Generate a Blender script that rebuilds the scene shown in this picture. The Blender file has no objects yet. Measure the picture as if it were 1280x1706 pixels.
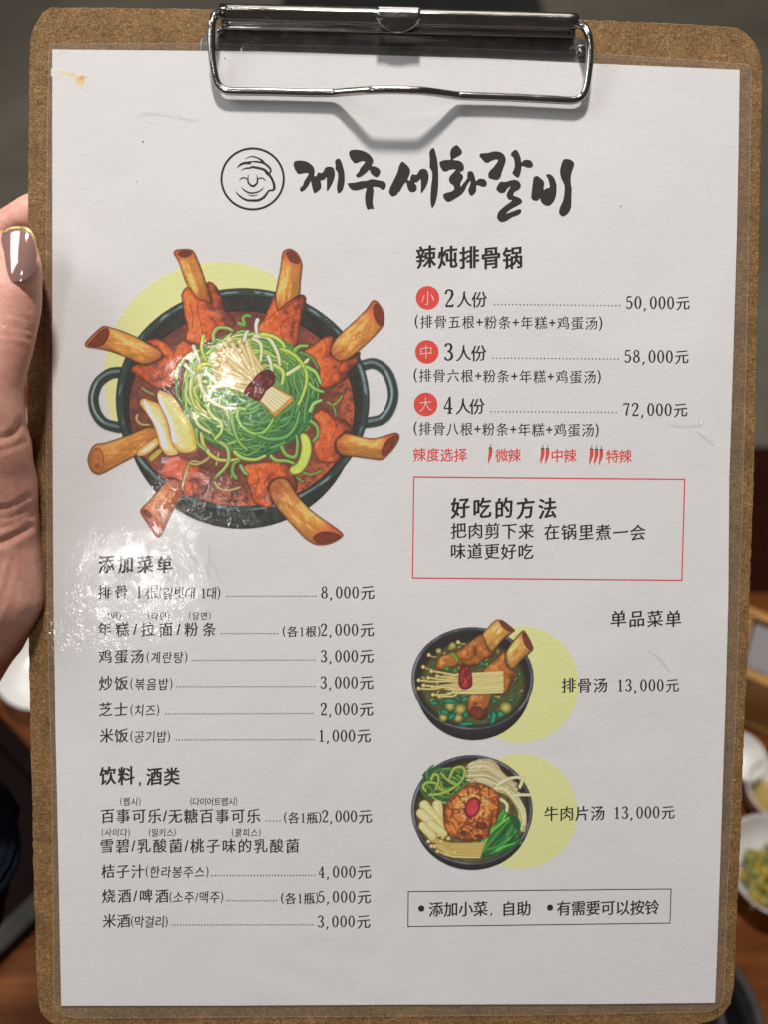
import bpy, bmesh, math, random
import numpy as np
from mathutils import Matrix, Vector

random.seed(7)
rng = np.random.default_rng(11)
sc = bpy.context.scene
COL = sc.collection
R = math.radians
PW, PH, FP = 1280.0, 1706.0, 1279.0          # reference frame and focal length in its pixels

# ------------------------------------------------------------------ frames
# board frame: x right, y up the sheet, z out of it (metres); origin in the middle of the printed sheet
TILT = R(40)
M = Matrix.Translation((0, 0, 0.33)) @ Matrix.Rotation(TILT, 4, 'X')
RC = (Matrix.Rotation(0.0416914, 3, 'X') @ Matrix.Rotation(0.0268425, 3, 'Y') @ Matrix.Rotation(-0.0101571, 3, 'Z'))
TC = Vector((0.00373832, -0.01005538, -0.24082205))
view = RC.to_4x4(); view.translation = TC
cam_b = view.inverted()                        # camera in the board frame
CW = M @ cam_b
RCn = np.array(RC); CB = np.array(cam_b.translation)

def Pz(px, py, z=0.0):
    """points of the photograph on the plane z of the board frame (metres)"""
    px = np.asarray(px, float); py = np.asarray(py, float)
    d = np.stack([(px - PW / 2) / FP, -(py - PH / 2) / FP, -np.ones_like(px)], -1) @ RCn
    t = (z - CB[2]) / d[..., 2]
    return CB + d * t[..., None]

def P(px, py, z=0.0):
    return Vector(Pz(px, py, z))

def A(px, py, h=0.0):
    """the point of the world at height h seen at a pixel"""
    d = CW.to_3x3() @ Vector(((px - PW / 2) / FP, -(py - PH / 2) / FP, -1))
    o = CW.translation
    return o + d * ((h - o.z) / d.z)

# ------------------------------------------------------------------ camera, world, lamps, exposure
cd = bpy.data.cameras.new('camera'); cam = bpy.data.objects.new('camera', cd); COL.objects.link(cam)
cam.matrix_world = CW
cd.sensor_fit = 'HORIZONTAL'; cd.sensor_width = 36.0; cd.lens = 36.0 * FP / PW
cd.clip_start = 0.01; cd.clip_end = 60
cd.dof.use_dof = True; cd.dof.focus_distance = 0.2405; cd.dof.aperture_fstop = 8.0
sc.camera = cam
w = bpy.data.worlds.new('World'); sc.world = w; w.use_nodes = True
bg = w.node_tree.nodes['Background']; bg.inputs['Color'].default_value = (0.95, 0.90, 0.86, 1); bg.inputs['Strength'].default_value = 0.05
sc.view_settings.view_transform = 'Standard'; sc.view_settings.look = 'None'
sc.view_settings.exposure = 0.14; sc.view_settings.gamma = 1.0
sc.cycles.use_denoising = True
sc.cycles.max_bounces = 8; sc.cycles.transparent_max_bounces = 12
sc.cycles.caustics_reflective = False; sc.cycles.caustics_refractive = False

def lamp(name, bpos, target, shape, size, power, color, size_y=None, world=False):
    l = bpy.data.lights.new(name, 'AREA'); l.shape = shape; l.size = size
    if size_y: l.size_y = size_y
    l.energy = power; l.color = color
    o = bpy.data.objects.new(name, l); COL.objects.link(o)
    p = Vector(bpos) if world else M @ Vector(bpos)
    t = Vector(target) if world else M @ Vector(target)
    o.location = p; o.rotation_euler = (t - p).to_track_quat('-Z', 'Y').to_euler()
    return o
def mirror(px, py, dist):
    q = P(px, py, 0.00015); d = (q - Vector(CB)).normalized(); d.z = -d.z
    return q + d * dist
lamp('pendant_lamp', (-0.04, 1.08, 0.72), (0, 0.02, 0), 'DISK', 0.13, 15.5, (1.0, 0.955, 0.92))
lamp('ceiling_panel_lamp', (-1.45, 1.05, 0.95), (0, 0, 0), 'RECTANGLE', 1.2, 16.0, (0.90, 0.95, 1.0), size_y=0.9)
lamp('downlight', mirror(226, 975, 1.25), (0, 0, 0), 'DISK', 0.15, 1.0, (1.0, 0.96, 0.92))
lamp('downlight', mirror(352, 640, 1.45), (0, 0, 0), 'DISK', 0.09, 0.8, (1.0, 0.96, 0.92))
lamp('downlight', mirror(300, 842, 1.35), (0, 0, 0), 'DISK', 0.07, 0.4, (1.0, 0.96, 0.92))
lamp('floor_fill_lamp', (0.3, 3.4, 2.3), (0, 3.2, -0.7), 'RECTANGLE', 2.4, 34, (1.0, 0.93, 0.84), size_y=2.4, world=True)  # added fill, no real fixture: brightens the floor beyond the table

# ------------------------------------------------------------------ small helpers
def lin(c):
    c = np.asarray(c, float) / 255.0
    return np.where(c <= 0.04045, c / 12.92, ((c + 0.055) / 1.055) ** 2.4)
PAPER = np.array([0.80, 0.785, 0.775])
def alb(c):
    """printed colour seen in the photograph -> reflectance, the paper there reading (208,204,203)"""
    return np.clip(lin(c) / lin((210, 206, 204)) * PAPER, 0.004, 0.82)

def tag(o, label, cat, group=None, kind=None):
    if label: o['label'] = label
    if cat: o['category'] = cat
    if group: o['group'] = group
    if kind: o['kind'] = kind
    return o
def empty(name, label, cat, mat=None, group=None):
    o = bpy.data.objects.new(name, None); COL.objects.link(o)
    if mat is not None: o.matrix_world = mat
    return tag(o, label, cat, group)
def mesh_obj(name, verts, faces, mat, parent=None, smooth=False):
    me = bpy.data.meshes.new(name)
    me.from_pydata([tuple(v) for v in verts], [], [tuple(f) for f in faces]); me.update()
    return link(name, me, mat, parent, smooth)
def link(name, me, mat, parent=None, smooth=False):
    o = bpy.data.objects.new(name, me); COL.objects.link(o)
    if mat: me.materials.append(mat)
    if parent: o.parent = parent
    if smooth:
        me.polygons.foreach_set('use_smooth', [True] * len(me.polygons))
    return o
def bm_obj(name, bm, mat, parent=None, smooth=False):
    me = bpy.data.meshes.new(name); bm.to_mesh(me); bm.free()
    return link(name, me, mat, parent, smooth)

def crom(pts, closed=False, n=6):
    p = np.asarray(pts, float); N = len(p); out = []
    for i in range(N if closed else N - 1):
        if closed: a, b, c, d = p[(i - 1) % N], p[i], p[(i + 1) % N], p[(i + 2) % N]
        else: a, b, c, d = p[max(i - 1, 0)], p[i], p[i + 1], p[min(i + 2, N - 1)]
        for k in range(n):
            t = k / n
            out.append(0.5 * ((2 * b) + (c - a) * t + (2 * a - 5 * b + 4 * c - d) * t * t + (3 * b - a - 3 * c + d) * t ** 3))
    if not closed: out.append(p[-1])
    return np.array(out)

def slab(name, pts, z0, z1, mat, parent, bevel=0.0):
    """a closed outline (board frame xy) with thickness"""
    bm = bmesh.new(); n = len(pts)
    vt = [bm.verts.new((p[0], p[1], z1)) for p in pts]; vb = [bm.verts.new((p[0], p[1], z0)) for p in pts]
    bm.faces.new(vt); bm.faces.new(vb[::-1])
    for i in range(n): bm.faces.new((vt[i], vb[i], vb[(i + 1) % n], vt[(i + 1) % n]))
    bmesh.ops.recalc_face_normals(bm, faces=bm.faces)
    if bevel:
        es = [e for e in bm.edges if all(abs(v.co.z - z1) < 1e-9 for v in e.verts)]
        bmesh.ops.bevel(bm, geom=es, offset=bevel, segments=2, affect='EDGES', profile=0.5)
    bmesh.ops.recalc_face_normals(bm, faces=bm.faces)
    return bm_obj(name, bm, mat, parent)

def tube(name, pts, rad, mat, parent, seg=12, closed=False, caps=True):
    """sweep a circle along 3D points (board or world metres); rad number or list"""
    pts = [Vector(p) for p in pts]; n = len(pts); V = []; F = []
    rads = rad if hasattr(rad, '__len__') else [rad] * n
    up = Vector((0.13, 0.21, 0.97)).normalized()
    for i in range(n):
        a = pts[i - 1] if (i > 0 or closed) else pts[i]; b = pts[(i + 1) % n] if (i < n - 1 or closed) else pts[i]
        t = (b - a).normalized(); s = t.cross(up).normalized(); u = s.cross(t)
        for k in range(seg):
            an = 2 * math.pi * k / seg
            V.append(pts[i] + (s * math.cos(an) + u * math.sin(an)) * rads[i])
    for i in range(n if closed else n - 1):
        j = (i + 1) % n
        for k in range(seg):
            l = (k + 1) % seg
            F.append((i * seg + k, i * seg + l, j * seg + l, j * seg + k))
    if caps and not closed:
        F.append(tuple(range(seg - 1, -1, -1))); F.append(tuple((n - 1) * seg + k for k in range(seg)))
    return mesh_obj(name, V, F, mat, parent, smooth=True)

def lathe(name, prof, mat, parent=None, loc=(0, 0, 0), seg=64, smooth=True):
    V = []; F = []; n = len(prof)
    for k in range(seg):
        a = 2 * math.pi * k / seg
        for r, z in prof: V.append((loc[0] + r * math.cos(a), loc[1] + r * math.sin(a), loc[2] + z))
    for k in range(seg):
        l = (k + 1) % seg
        for i in range(n - 1): F.append((k * n + i, l * n + i, l * n + i + 1, k * n + i + 1))
    return mesh_obj(name, V, F, mat, parent, smooth)

def box(name, cx, cy, z0, sx, sy, sz, mat, parent=None, rot=0.0, bevel=0.002):
    bm = bmesh.new(); bmesh.ops.create_cube(bm, size=1)
    for v in bm.verts: v.co = Vector((v.co.x * sx, v.co.y * sy, (v.co.z + .5) * sz))
    if bevel: bmesh.ops.bevel(bm, geom=list(bm.edges), offset=bevel, segments=2, affect='EDGES', profile=0.5)
    bmesh.ops.transform(bm, matrix=Matrix.Translation((cx, cy, z0)) @ Matrix.Rotation(rot, 4, 'Z'), verts=bm.verts)
    return bm_obj(name, bm, mat, parent)

# ------------------------------------------------------------------ materials
class NT:
    def __init__(s, name):
        s.m = bpy.data.materials.new(name); s.m.use_nodes = True; s.t = s.m.node_tree
        s.b = s.t.nodes['Principled BSDF']; s.out = s.t.nodes['Material Output']
        s.co = s.add('ShaderNodeTexCoord').outputs['Object']
    def add(s, typ, **kw):
        n = s.t.nodes.new(typ)
        for k, v in kw.items(): setattr(n, k, v)
        return n
    def ln(s, a, b): s.t.links.new(a, b)
    def set(s, **kw):
        for k, v in kw.items():
            k = k.replace('_', ' ')
            if k in s.b.inputs: s.b.inputs[k].default_value = (*v, 1) if isinstance(v, tuple) and len(v) == 3 and s.b.inputs[k].type == 'RGBA' else v
    def noise(s, scale, detail=2, rough=0.5, dist=0.0, vec=None, stretch=None):
        n = s.add('ShaderNodeTexNoise'); n.inputs['Scale'].default_value = scale; n.inputs['Detail'].default_value = detail
        n.inputs['Roughness'].default_value = rough; n.inputs['Distortion'].default_value = dist
        v = vec or s.co
        if stretch:
            mp = s.add('ShaderNodeMapping'); mp.inputs['Scale'].default_value = stretch[:3]
            if len(stretch) > 3: mp.inputs['Rotation'].default_value = (0, 0, stretch[3])
            s.ln(v, mp.inputs['Vector']); v = mp.outputs['Vector']
        s.ln(v, n.inputs['Vector']); return n.outputs['Fac']
    def ramp(s, fac, stops):
        r = s.add('ShaderNodeValToRGB'); e = r.color_ramp.elements
        while len(e) < len(stops): e.new(0.5)
        for i, (p, c) in enumerate(stops):
            e[i].position = p; e[i].color = (*c, 1) if len(c) == 3 else c
        s.ln(fac, r.inputs['Fac']); return r.outputs['Color']
    def mix(s, fac, a, b, mode='MIX'):
        n = s.add('ShaderNodeMix', data_type='RGBA', blend_type=mode)
        for sock, v in ((n.inputs['Factor'], fac), (n.inputs[6], a), (n.inputs[7], b)):
            if hasattr(v, 'links'): s.ln(v, sock)
            else: sock.default_value = v if not isinstance(v, tuple) else (*v[:3], 1)
        return n.outputs[2]
    def math(s, op, a, b=0.0, c=None, clamp=False):
        n = s.add('ShaderNodeMath', operation=op, use_clamp=clamp)
        for i, v in enumerate((a, b) if c is None else (a, b, c)):
            if hasattr(v, 'links'): s.ln(v, n.inputs[i])
            else: n.inputs[i].default_value = v
        return n.outputs[0]
    def bump(s, h, dist, strength=1.0, to=None, normal=None):
        n = s.add('ShaderNodeBump'); n.inputs['Distance'].default_value = dist; n.inputs['Strength'].default_value = strength
        s.ln(h, n.inputs['Height'])
        if normal: s.ln(normal, n.inputs['Normal'])
        if to is None: s.ln(n.outputs['Normal'], s.b.inputs['Normal'])
        return n.outputs['Normal']
    def gauss(s, px, py, rx, ry=None, z=0.0):
        """1 at a point of the sheet falling off smoothly round it (radius in reference pixels)"""
        p = P(px, py, z); k = 0.0001885
        sub = s.add('ShaderNodeVectorMath', operation='SUBTRACT'); s.ln(s.co, sub.inputs[0]); sub.inputs[1].default_value = p
        mu = s.add('ShaderNodeVectorMath', operation='MULTIPLY'); s.ln(sub.outputs[0], mu.inputs[0])
        mu.inputs[1].default_value = (1 / (rx * k), 1 / ((ry or rx) * k), 0)
        le = s.add('ShaderNodeVectorMath', operation='LENGTH'); s.ln(mu.outputs[0], le.inputs[0])
        mr = s.add('ShaderNodeMapRange', interpolation_type='SMOOTHSTEP')
        s.ln(le.outputs['Value'], mr.inputs['Value'])
        mr.inputs['From Min'].default_value = 1.0; mr.inputs['From Max'].default_value = 0.35
        mr.inputs['To Min'].default_value = 0.0; mr.inputs['To Max'].default_value = 1.0
        return mr.outputs['Result']

def plain(name, col, rough=0.5, metal=0.0, nscale=None, namp=0.25, bump=None, **kw):
    t = NT(name); t.set(Base_Color=col, Roughness=rough, Metallic=metal, **kw)
    if nscale:
        f = t.noise(nscale, 4, 0.6)
        c = t.ramp(f, [(0.3, tuple(v * (1 - namp) for v in col)), (0.7, tuple(min(1, v * (1 + namp)) for v in col))])
        t.ln(c, t.b.inputs['Base Color'])
        if bump: t.bump(f, bump)
    return t.m

# hardboard: pressed wood fibres
t = NT('hardboard')
f1 = t.noise(1900, 3, 0.65, 1.2, stretch=(1, 0.42, 1, 0.5)); f2 = t.noise(1700, 3, 0.65, 1.2, stretch=(0.42, 1, 1, 0.35)); f3 = t.noise(90, 5, 0.6, 0.4)
fib = t.math('MULTIPLY_ADD', f1, 0.5, t.math('MULTIPLY', f2, 0.5))
c = t.ramp(fib, [(0.33, (0.080, 0.036, 0.010)), (0.45, (0.200, 0.106, 0.037)), (0.55, (0.305, 0.178, 0.069)), (0.68, (0.520, 0.340, 0.155))])
c2 = t.ramp(f3, [(0.35, (0.72, 0.70, 0.68)), (0.65, (1.08, 1.06, 1.04))])
c = t.mix(1.0, c, c2, 'MULTIPLY')
spk = t.ramp(t.noise(700, 2, 0.5, 0.5), [(0.70, (1, 1, 1)), (0.76, (0.35, 0.28, 0.22))])
c = t.mix(0.8, c, spk, 'MULTIPLY')
t.ln(c, t.b.inputs['Base Color']); t.set(Roughness=0.75, Specular_IOR_Level=0.3)
t.bump(fib, 0.0007, 0.8)
m_board = t.m

t = NT('paper')
g1 = t.noise(900, 3, 0.6, 0.3); g2 = t.noise(330, 2, 0.5)
c = t.ramp(t.noise(25, 4, 0.6), [(0.3, (0.775, 0.757, 0.748)), (0.7, (0.805, 0.790, 0.782))])
t.ln(c, t.b.inputs['Base Color']); t.set(Roughness=0.85, Specular_IOR_Level=0.15)
h = t.math('MULTIPLY_ADD', g2, 0.6, g1)
big = t.noise(12, 2, 0.5, 0.6)
n1 = t.bump(h, 0.00008, 1.0, to=False)
t.bump(big, 0.0016, 1.0, normal=n1)
m_paper = t.m

m_ink = plain('black_ink', (0.006, 0.006, 0.007), 0.75, Specular_IOR_Level=0.2)
m_inkgrey = plain('grey_ink', (0.016, 0.016, 0.018), 0.75, Specular_IOR_Level=0.2)
m_brush = plain('brush_ink', (0.014, 0.012, 0.011), 0.75, nscale=600, namp=0.3, Specular_IOR_Level=0.2)
m_dot = plain('dot_ink', (0.055, 0.055, 0.058), 0.75, Specular_IOR_Level=0.2)
m_red = plain('red_ink', tuple(alb((208, 66, 58))), 0.75, nscale=900, namp=0.08, Specular_IOR_Level=0.2)
m_redline = plain('red_line_ink', tuple(alb((205, 70, 75))), 0.75, Specular_IOR_Level=0.2)
m_green = plain('stem_green_ink', tuple(alb((60, 85, 55))), 0.75, Specular_IOR_Level=0.2)
m_whiteink = plain('unprinted_paper', tuple(PAPER * 1.0), 0.8, Specular_IOR_Level=0.15)

t = NT('printed_picture')
a = t.add('ShaderNodeAttribute', attribute_name='Col'); t.ln(a.outputs['Color'], t.b.inputs['Base Color'])
t.set(Roughness=0.8, Specular_IOR_Level=0.2); t.bump(t.noise(900, 3, 0.6, 0.3), 0.00011)
m_print = t.m

# clear laminate, crinkled in places
def film_mat(name, milk):
    t = NT(name); t.t.nodes.remove(t.b)
    masks = [t.gauss(228, 975, 150, 130), t.gauss(325, 815, 105, 95), t.gauss(360, 645, 110, 90), t.gauss(440, 850, 100, 60), t.gauss(575, 530, 80, 60), t.gauss(150, 1050, 110, 60)]
    mk = masks[0]
    for m_ in masks[1:]: mk = t.math('MAXIMUM', mk, m_)
    n1 = t.noise(250, 2, 0.5, 1.8); n2 = t.noise(60, 2, 0.5, 0.4); n3 = t.noise(620, 2, 0.5, 1.0)
    rid = t.math('ABSOLUTE', t.math('SUBTRACT', n1, 0.5))
    pat = t.math('MULTIPLY_ADD', t.noise(95, 2, 0.5, 0.8), 3.6, -1.45, clamp=True)
    crk = t.math('MULTIPLY', t.math('MULTIPLY_ADD', n3, 0.02, rid), t.math('MULTIPLY', mk, pat))
    n_a = t.bump(crk, 0.00042, 1.0, to=False)
    n_b = t.bump(n2, 0.0003, 1.0, to=False, normal=n_a)
    tr = t.add('ShaderNodeBsdfTransparent'); tr.inputs['Color'].default_value = (0.985, 0.985, 0.985, 1)
    di = t.add('ShaderNodeBsdfDiffuse'); di.inputs['Color'].default_value = (0.75, 0.66, 0.56, 1)
    gl = t.add('ShaderNodeBsdfAnisotropic'); gl.inputs['Roughness'].default_value = 0.09
    t.ln(n_b, gl.inputs['Normal'])
    ge = t.add('ShaderNodeNewGeometry'); dt = t.add('ShaderNodeVectorMath', operation='DOT_PRODUCT')
    t.ln(ge.outputs['Incoming'], dt.inputs[0]); t.ln(n_b, dt.inputs[1])
    om = t.math('SUBTRACT', 1.0, t.math('ABSOLUTE', dt.outputs['Value']), clamp=True)
    fres = t.math('MULTIPLY_ADD', t.math('POWER', om, 5.0), 0.96, 0.04)
    m1 = t.add('ShaderNodeMixShader'); m1.inputs[0].default_value = milk
    t.ln(tr.outputs[0], m1.inputs[1]); t.ln(di.outputs[0], m1.inputs[2])
    m2 = t.add('ShaderNodeMixShader'); t.ln(fres, m2.inputs[0]); t.ln(m1.outputs[0], m2.inputs[1]); t.ln(gl.outputs[0], m2.inputs[2])
    t.ln(m2.outputs[0], t.out.inputs['Surface'])
    return t.m
m_film = film_mat('laminate_film', 0.035)
m_filmedge = film_mat('laminate_rim', 0.22)
m_crease = film_mat('laminate_crease', 0.06)

t = NT('nickel_plate'); t.set(Metallic=1.0, Roughness=0.16, Base_Color=(0.46, 0.445, 0.415))
f = t.noise(420, 4, 0.7, stretch=(0.15, 1, 1)); rr = t.ramp(f, [(0.35, (0.12,) * 3), (0.7, (0.30,) * 3)]); t.ln(rr, t.b.inputs['Roughness'])
t.bump(t.noise(160, 3, 0.5), 0.0001)
m_nickel = t.m
t = NT('tarnished_plate'); t.set(Metallic=1.0, Roughness=0.25, Base_Color=(0.14, 0.14, 0.14))
f = t.noise(110, 5, 0.65, 0.5)
cc = t.ramp(f, [(0.35, (0.24, 0.24, 0.245)), (0.62, (0.46, 0.455, 0.45)), (0.72, (0.30, 0.20, 0.13))]); t.ln(cc, t.b.inputs['Base Color'])
m_tarnish = t.m

t = NT('skin'); t.set(Roughness=0.45, Specular_IOR_Level=0.35)
f = t.noise(60, 4, 0.6); f2 = t.noise(420, 3, 0.6)
c = t.ramp(f, [(0.3, (0.70, 0.290, 0.222)), (0.7, (0.82, 0.46, 0.355))])
c = t.mix(0.35, c, t.ramp(f2, [(0.3, (0.50, 0.20, 0.145)), (0.7, (0.80, 0.48, 0.36))]))
t.ln(c, t.b.inputs['Base Color'])
t.b.inputs['Subsurface Weight'].default_value = 0.12; t.b.inputs['Subsurface Scale'].default_value = 0.004
t.b.inputs['Subsurface Radius'].default_value = (1.0, 0.35, 0.2)
wr = t.noise(230, 4, 0.6, 0.4, stretch=(0.35, 1.5, 1, 0.25)); w1_ = t.bump(wr, 0.00022, 0.6, to=False); t.bump(t.noise(1500, 3, 0.6, 0.3), 0.00012, 0.8, normal=w1_)
m_skin = t.m
m_nail = plain('mauve_nail_polish', (0.56, 0.33, 0.29), 0.08, 0.5, Coat_Weight=1.0, Coat_Roughness=0.03)
m_gold = plain('gold_nail_polish', (0.80, 0.55, 0.20), 0.25, 0.6)
m_navy = plain('navy_cloth', (0.006, 0.008, 0.015), 0.95, nscale=300, namp=0.4, Specular_IOR_Level=0.05)

t = NT('table_wood')
wv = t.noise(16, 5, 0.6, 1.0, stretch=(0.6, 5, 1))
c = t.ramp(wv, [(0.3, (0.085, 0.021, 0.004)), (0.55, (0.165, 0.047, 0.009)), (0.75, (0.24, 0.078, 0.016))]); t.ln(c, t.b.inputs['Base Color'])
t.set(Roughness=0.5, Specular_IOR_Level=0.12); m_table = t.m
t = NT('floor_concrete')
f = t.noise(1.7, 6, 0.62, 0.6); c = t.ramp(f, [(0.3, (0.150, 0.131, 0.103)), (0.55, (0.215, 0.189, 0.150)), (0.75, (0.285, 0.252, 0.202))]); t.ln(c, t.b.inputs['Base Color'])
t.set(Roughness=0.7); m_floor = t.m
m_dish = plain('white_glaze', (0.74, 0.72, 0.68), 0.25)
m_dark = plain('black_lacquer', (0.006, 0.0022, 0.0016), 0.7, nscale=40, namp=0.3, Specular_IOR_Level=0.05)
m_rim = plain('dull_grey_metal', (0.045, 0.042, 0.034), 0.7, nscale=60, namp=0.2, Specular_IOR_Level=0.1)
m_pot = plain('black_stone', (0.008, 0.008, 0.0085), 0.6, nscale=120, namp=0.4, Specular_IOR_Level=0.12)
m_potrim = plain('worn_grey_rim', (0.060, 0.055, 0.050), 0.6, nscale=60, namp=0.2, Specular_IOR_Level=0.15)
m_boxwood = plain('tan_wood', (0.42, 0.215, 0.060), 0.5, nscale=40, namp=0.2)
m_napkin = plain('grey_tissue', (0.24, 0.22, 0.225), 0.9)
m_black = plain('black_upholstery', (0.008, 0.008, 0.008), 0.8, nscale=20, namp=0.3)

# ------------------------------------------------------------------ setting
def sheet(name, x0, x1, y0, y1, z, mat, kind=None):
    o = mesh_obj(name, [(x0, y0, z), (x1, y0, z), (x1, y1, z), (x0, y1, z)], [(0, 1, 2, 3)], mat)
    if kind: o['kind'] = kind
    return o
sheet('floor', -9, 9, -3, 15, -0.74, m_floor, 'structure')
far = A(1265, 985, 0).y
table = empty('table', 'dark reddish brown wooden table under the held clipboard', 'table', Matrix.Translation((0, 0, -0.74)))
def loc(o, p): o.matrix_parent_inverse = p.matrix_world.inverted(); return o
bpy.context.view_layer.update()
tx0, tx1, ty0, ty1 = -0.62, 0.66, -0.62, far
loc(box('tabletop', (tx0 + tx1) / 2, (ty0 + ty1) / 2, -0.03, tx1 - tx0, ty1 - ty0, 0.03, m_table, table, bevel=0.004), table)
for sx in (tx0 + .06, tx1 - .06):
    for sy in (ty0 + .06, ty1 - .06):
        loc(box('leg', sx, sy, -0.74, 0.05, 0.05, 0.71, m_table, table, bevel=0.003), table)

# dark red bench seat on the other side of the table
sb1 = A(1262, 737, -0.29).y
m_oxblood = plain('dark_red_leather', (0.026, 0.0045, 0.0016), 0.6, nscale=30, namp=0.25, Specular_IOR_Level=0.06)
seat = empty('low_bench', 'low dark red bench seat on the far side of the table', 'bench', Matrix.Translation((0.05, far + 0.06, -0.74)))
bpy.context.view_layer.update()
loc(box('cushion', 0.05, (far + 0.05 + sb1) / 2, -0.38, 1.5, sb1 - far - 0.05, 0.09, m_oxblood, seat, bevel=0.015), seat)
for sx in (-0.62, 0.72):
    for sy in (far + 0.10, sb1 - 0.05): loc(box('leg', sx, sy, -0.74, 0.05, 0.05, 0.36, m_table, seat, bevel=0.003), seat)

# black bench across the room
bx0, bx1 = A(462, 24, -0.30), A(914, 24, -0.30)
by = bx0.y
cx = (bx0.x + bx1.x) / 2; wd = bx1.x - bx0.x
bench = empty('bench', 'black upholstered bench standing on the floor beyond the clip', 'bench', Matrix.Translation((cx, by, -0.74)))
bpy.context.view_layer.update()
loc(box('seat', cx, by + .25, -0.60, wd, 0.5, 0.30, m_black, bench, bevel=0.02), bench)
loc(box('backrest', cx, by + .55, -0.58, wd, 0.10, 0.9, m_black, bench, bevel=0.02), bench)
for sx in (-wd / 2 + .06, wd / 2 - .06):
    for sy in (.06, .5):
        loc(box('leg', cx + sx, by + sy, -0.74, 0.05, 0.05, 0.14, m_black, bench, bevel=0.003), bench)

# dishes on the table
def dish(name, label, px, py, rpx, depth, cat, group=None, base=0.0):
    c = A(px, py, base + depth); e = A(px + rpx, py, base + depth); r = (e - c).length
    root = empty(name, label, cat, Matrix.Translation((c.x, c.y, base)), group)
    prof = [(0.0, 0.0015), (r * .5, 0.0), (r * .55, 0.001), (r * .80, depth * .35), (r * .96, depth * .93), (r, depth), (r * .985, depth + .0012), (r * .95, depth * .98), (r * .76, depth * .42), (r * .5, depth * .2), (0, depth * .18)]
    o = lathe('bowl', prof, m_dish, root); return root, r, c
d1, r1, c1 = dish('side_dish', 'empty pale white side dish half hidden behind the board edge, beside the wooden box', 1234, 1258, 42, 0.020, 'dish', 'white side dishes')
d2, r2, c2 = dish('side_dish', 'small white side dish with a yellowish sauce, between the empty dish and the greens', 1298, 1316, 52, 0.022, 'dish', 'white side dishes')
lathe('sauce', [(0, 0.0066), (r2 * .42, 0.0068), (r2 * .55, 0.0062)], plain('yellow_sauce', (0.42, 0.30, 0.10), 0.3, nscale=90, namp=0.3), d2)
d3, r3, c3 = dish('side_dish', 'white side dish holding green and yellow vegetables, nearest the black bowl', 1292, 1440, 80, 0.024, 'dish', 'white side dishes')
# vegetables heaped in the dish
bm = bmesh.new()
for i in range(110):
    a = rng.uniform(0, 6.283); rr = r3 * .58 * math.sqrt(rng.uniform(0, 1))
    mt = Matrix.Translation((rr * math.cos(a), rr * math.sin(a) - r3 * .22, 0.009 + 0.010 * (1 - (rr / r3) ** 2) + rng.uniform(-.002, .003))) @ Matrix.Rotation(rng.uniform(0, 6.28), 4, 'Z') @ Matrix.Rotation(rng.uniform(-.5, .5), 4, 'X') @ Matrix.Diagonal((rng.uniform(.004, .009), rng.uniform(.0012, .003), .0012, 1))
    bmesh.ops.create_icosphere(bm, subdivisions=1, radius=1, matrix=mt)
t = NT('chopped_greens'); f = t.noise(90, 3, 0.6)
t.ln(t.ramp(f, [(0.38, (0.10, 0.13, 0.025)), (0.5, (0.26, 0.24, 0.05)), (0.6, (0.45, 0.30, 0.02)), (0.72, (0.50, 0.46, 0.22))]), t.b.inputs['Base Color']); t.set(Roughness=0.35)
bm_obj('vegetables', bm, t.m, d3, True)

# black stone bowl, bottom right
pc = A(1128, 1700, 0.045); pr = (A(1128 + 146, 1700, 0.045) - pc).length
pot = empty('stone_bowl', 'black stone bowl with a worn grey rim at the lower right corner', 'bowl', Matrix.Translation((pc.x, pc.y, 0)))
lathe('body', [(0, 0), (pr * .7, 0), (pr * .9, .012), (pr * .97, .038), (pr * .90, .040), (pr * .82, .034), (pr * .78, .018), (pr * .6, .008), (0, .007)], m_pot, pot)
lathe('rim', [(pr * .905, .0405), (pr * .972, .0385), (pr, .043), (pr * .99, .047), (pr * .93, .0475), (pr * .90, .044), (pr * .905, .0405)], m_potrim, pot)
lathe('inner_ring', [(pr * .70, .016), (pr * .74, .022), (pr * .77, .021), (pr * .76, .016)], m_potrim, pot)

# wooden caddy with tissues, right
bc = A(1300, 1128, 0.03); rot = R(-28)
cad = empty('wooden_caddy', 'tan wooden box with folded grey tissue inside, on the table at the right edge', 'wooden box', Matrix.Translation((bc.x, bc.y, 0)) @ Matrix.Rotation(rot, 4, 'Z'))
W_, D_, H_ = 0.078, 0.050, 0.050
box('base', 0, 0, 0, W_ + .014, D_ + .014, 0.006, m_boxwood, cad, bevel=.001)
for sy in (-1, 1): box('side_panel', 0, sy * (D_ / 2), 0.0062, W_, 0.007, H_, m_boxwood, cad, bevel=.001)
for sx in (-1, 1): box('end_panel', sx * (W_ / 2 - .0035), 0, 0.0062, 0.007, D_ - .0074, H_ - .002, m_boxwood, cad, bevel=.001)
box('divider', 0.006, 0, 0.0062, 0.005, D_ - .0074, H_ - .006, m_boxwood, cad, bevel=.001)
tis = empty('folded_tissue', 'folded grey tissue standing in the tan wooden box', 'tissue', cad.matrix_world.copy() @ Matrix.Translation((-0.016, 0, 0.0066)))
bpy.context.view_layer.update()
box('sheet', 0, 0, 0, 0.028, D_ - .012, H_ - .003, m_napkin, tis, bevel=.002)

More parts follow.
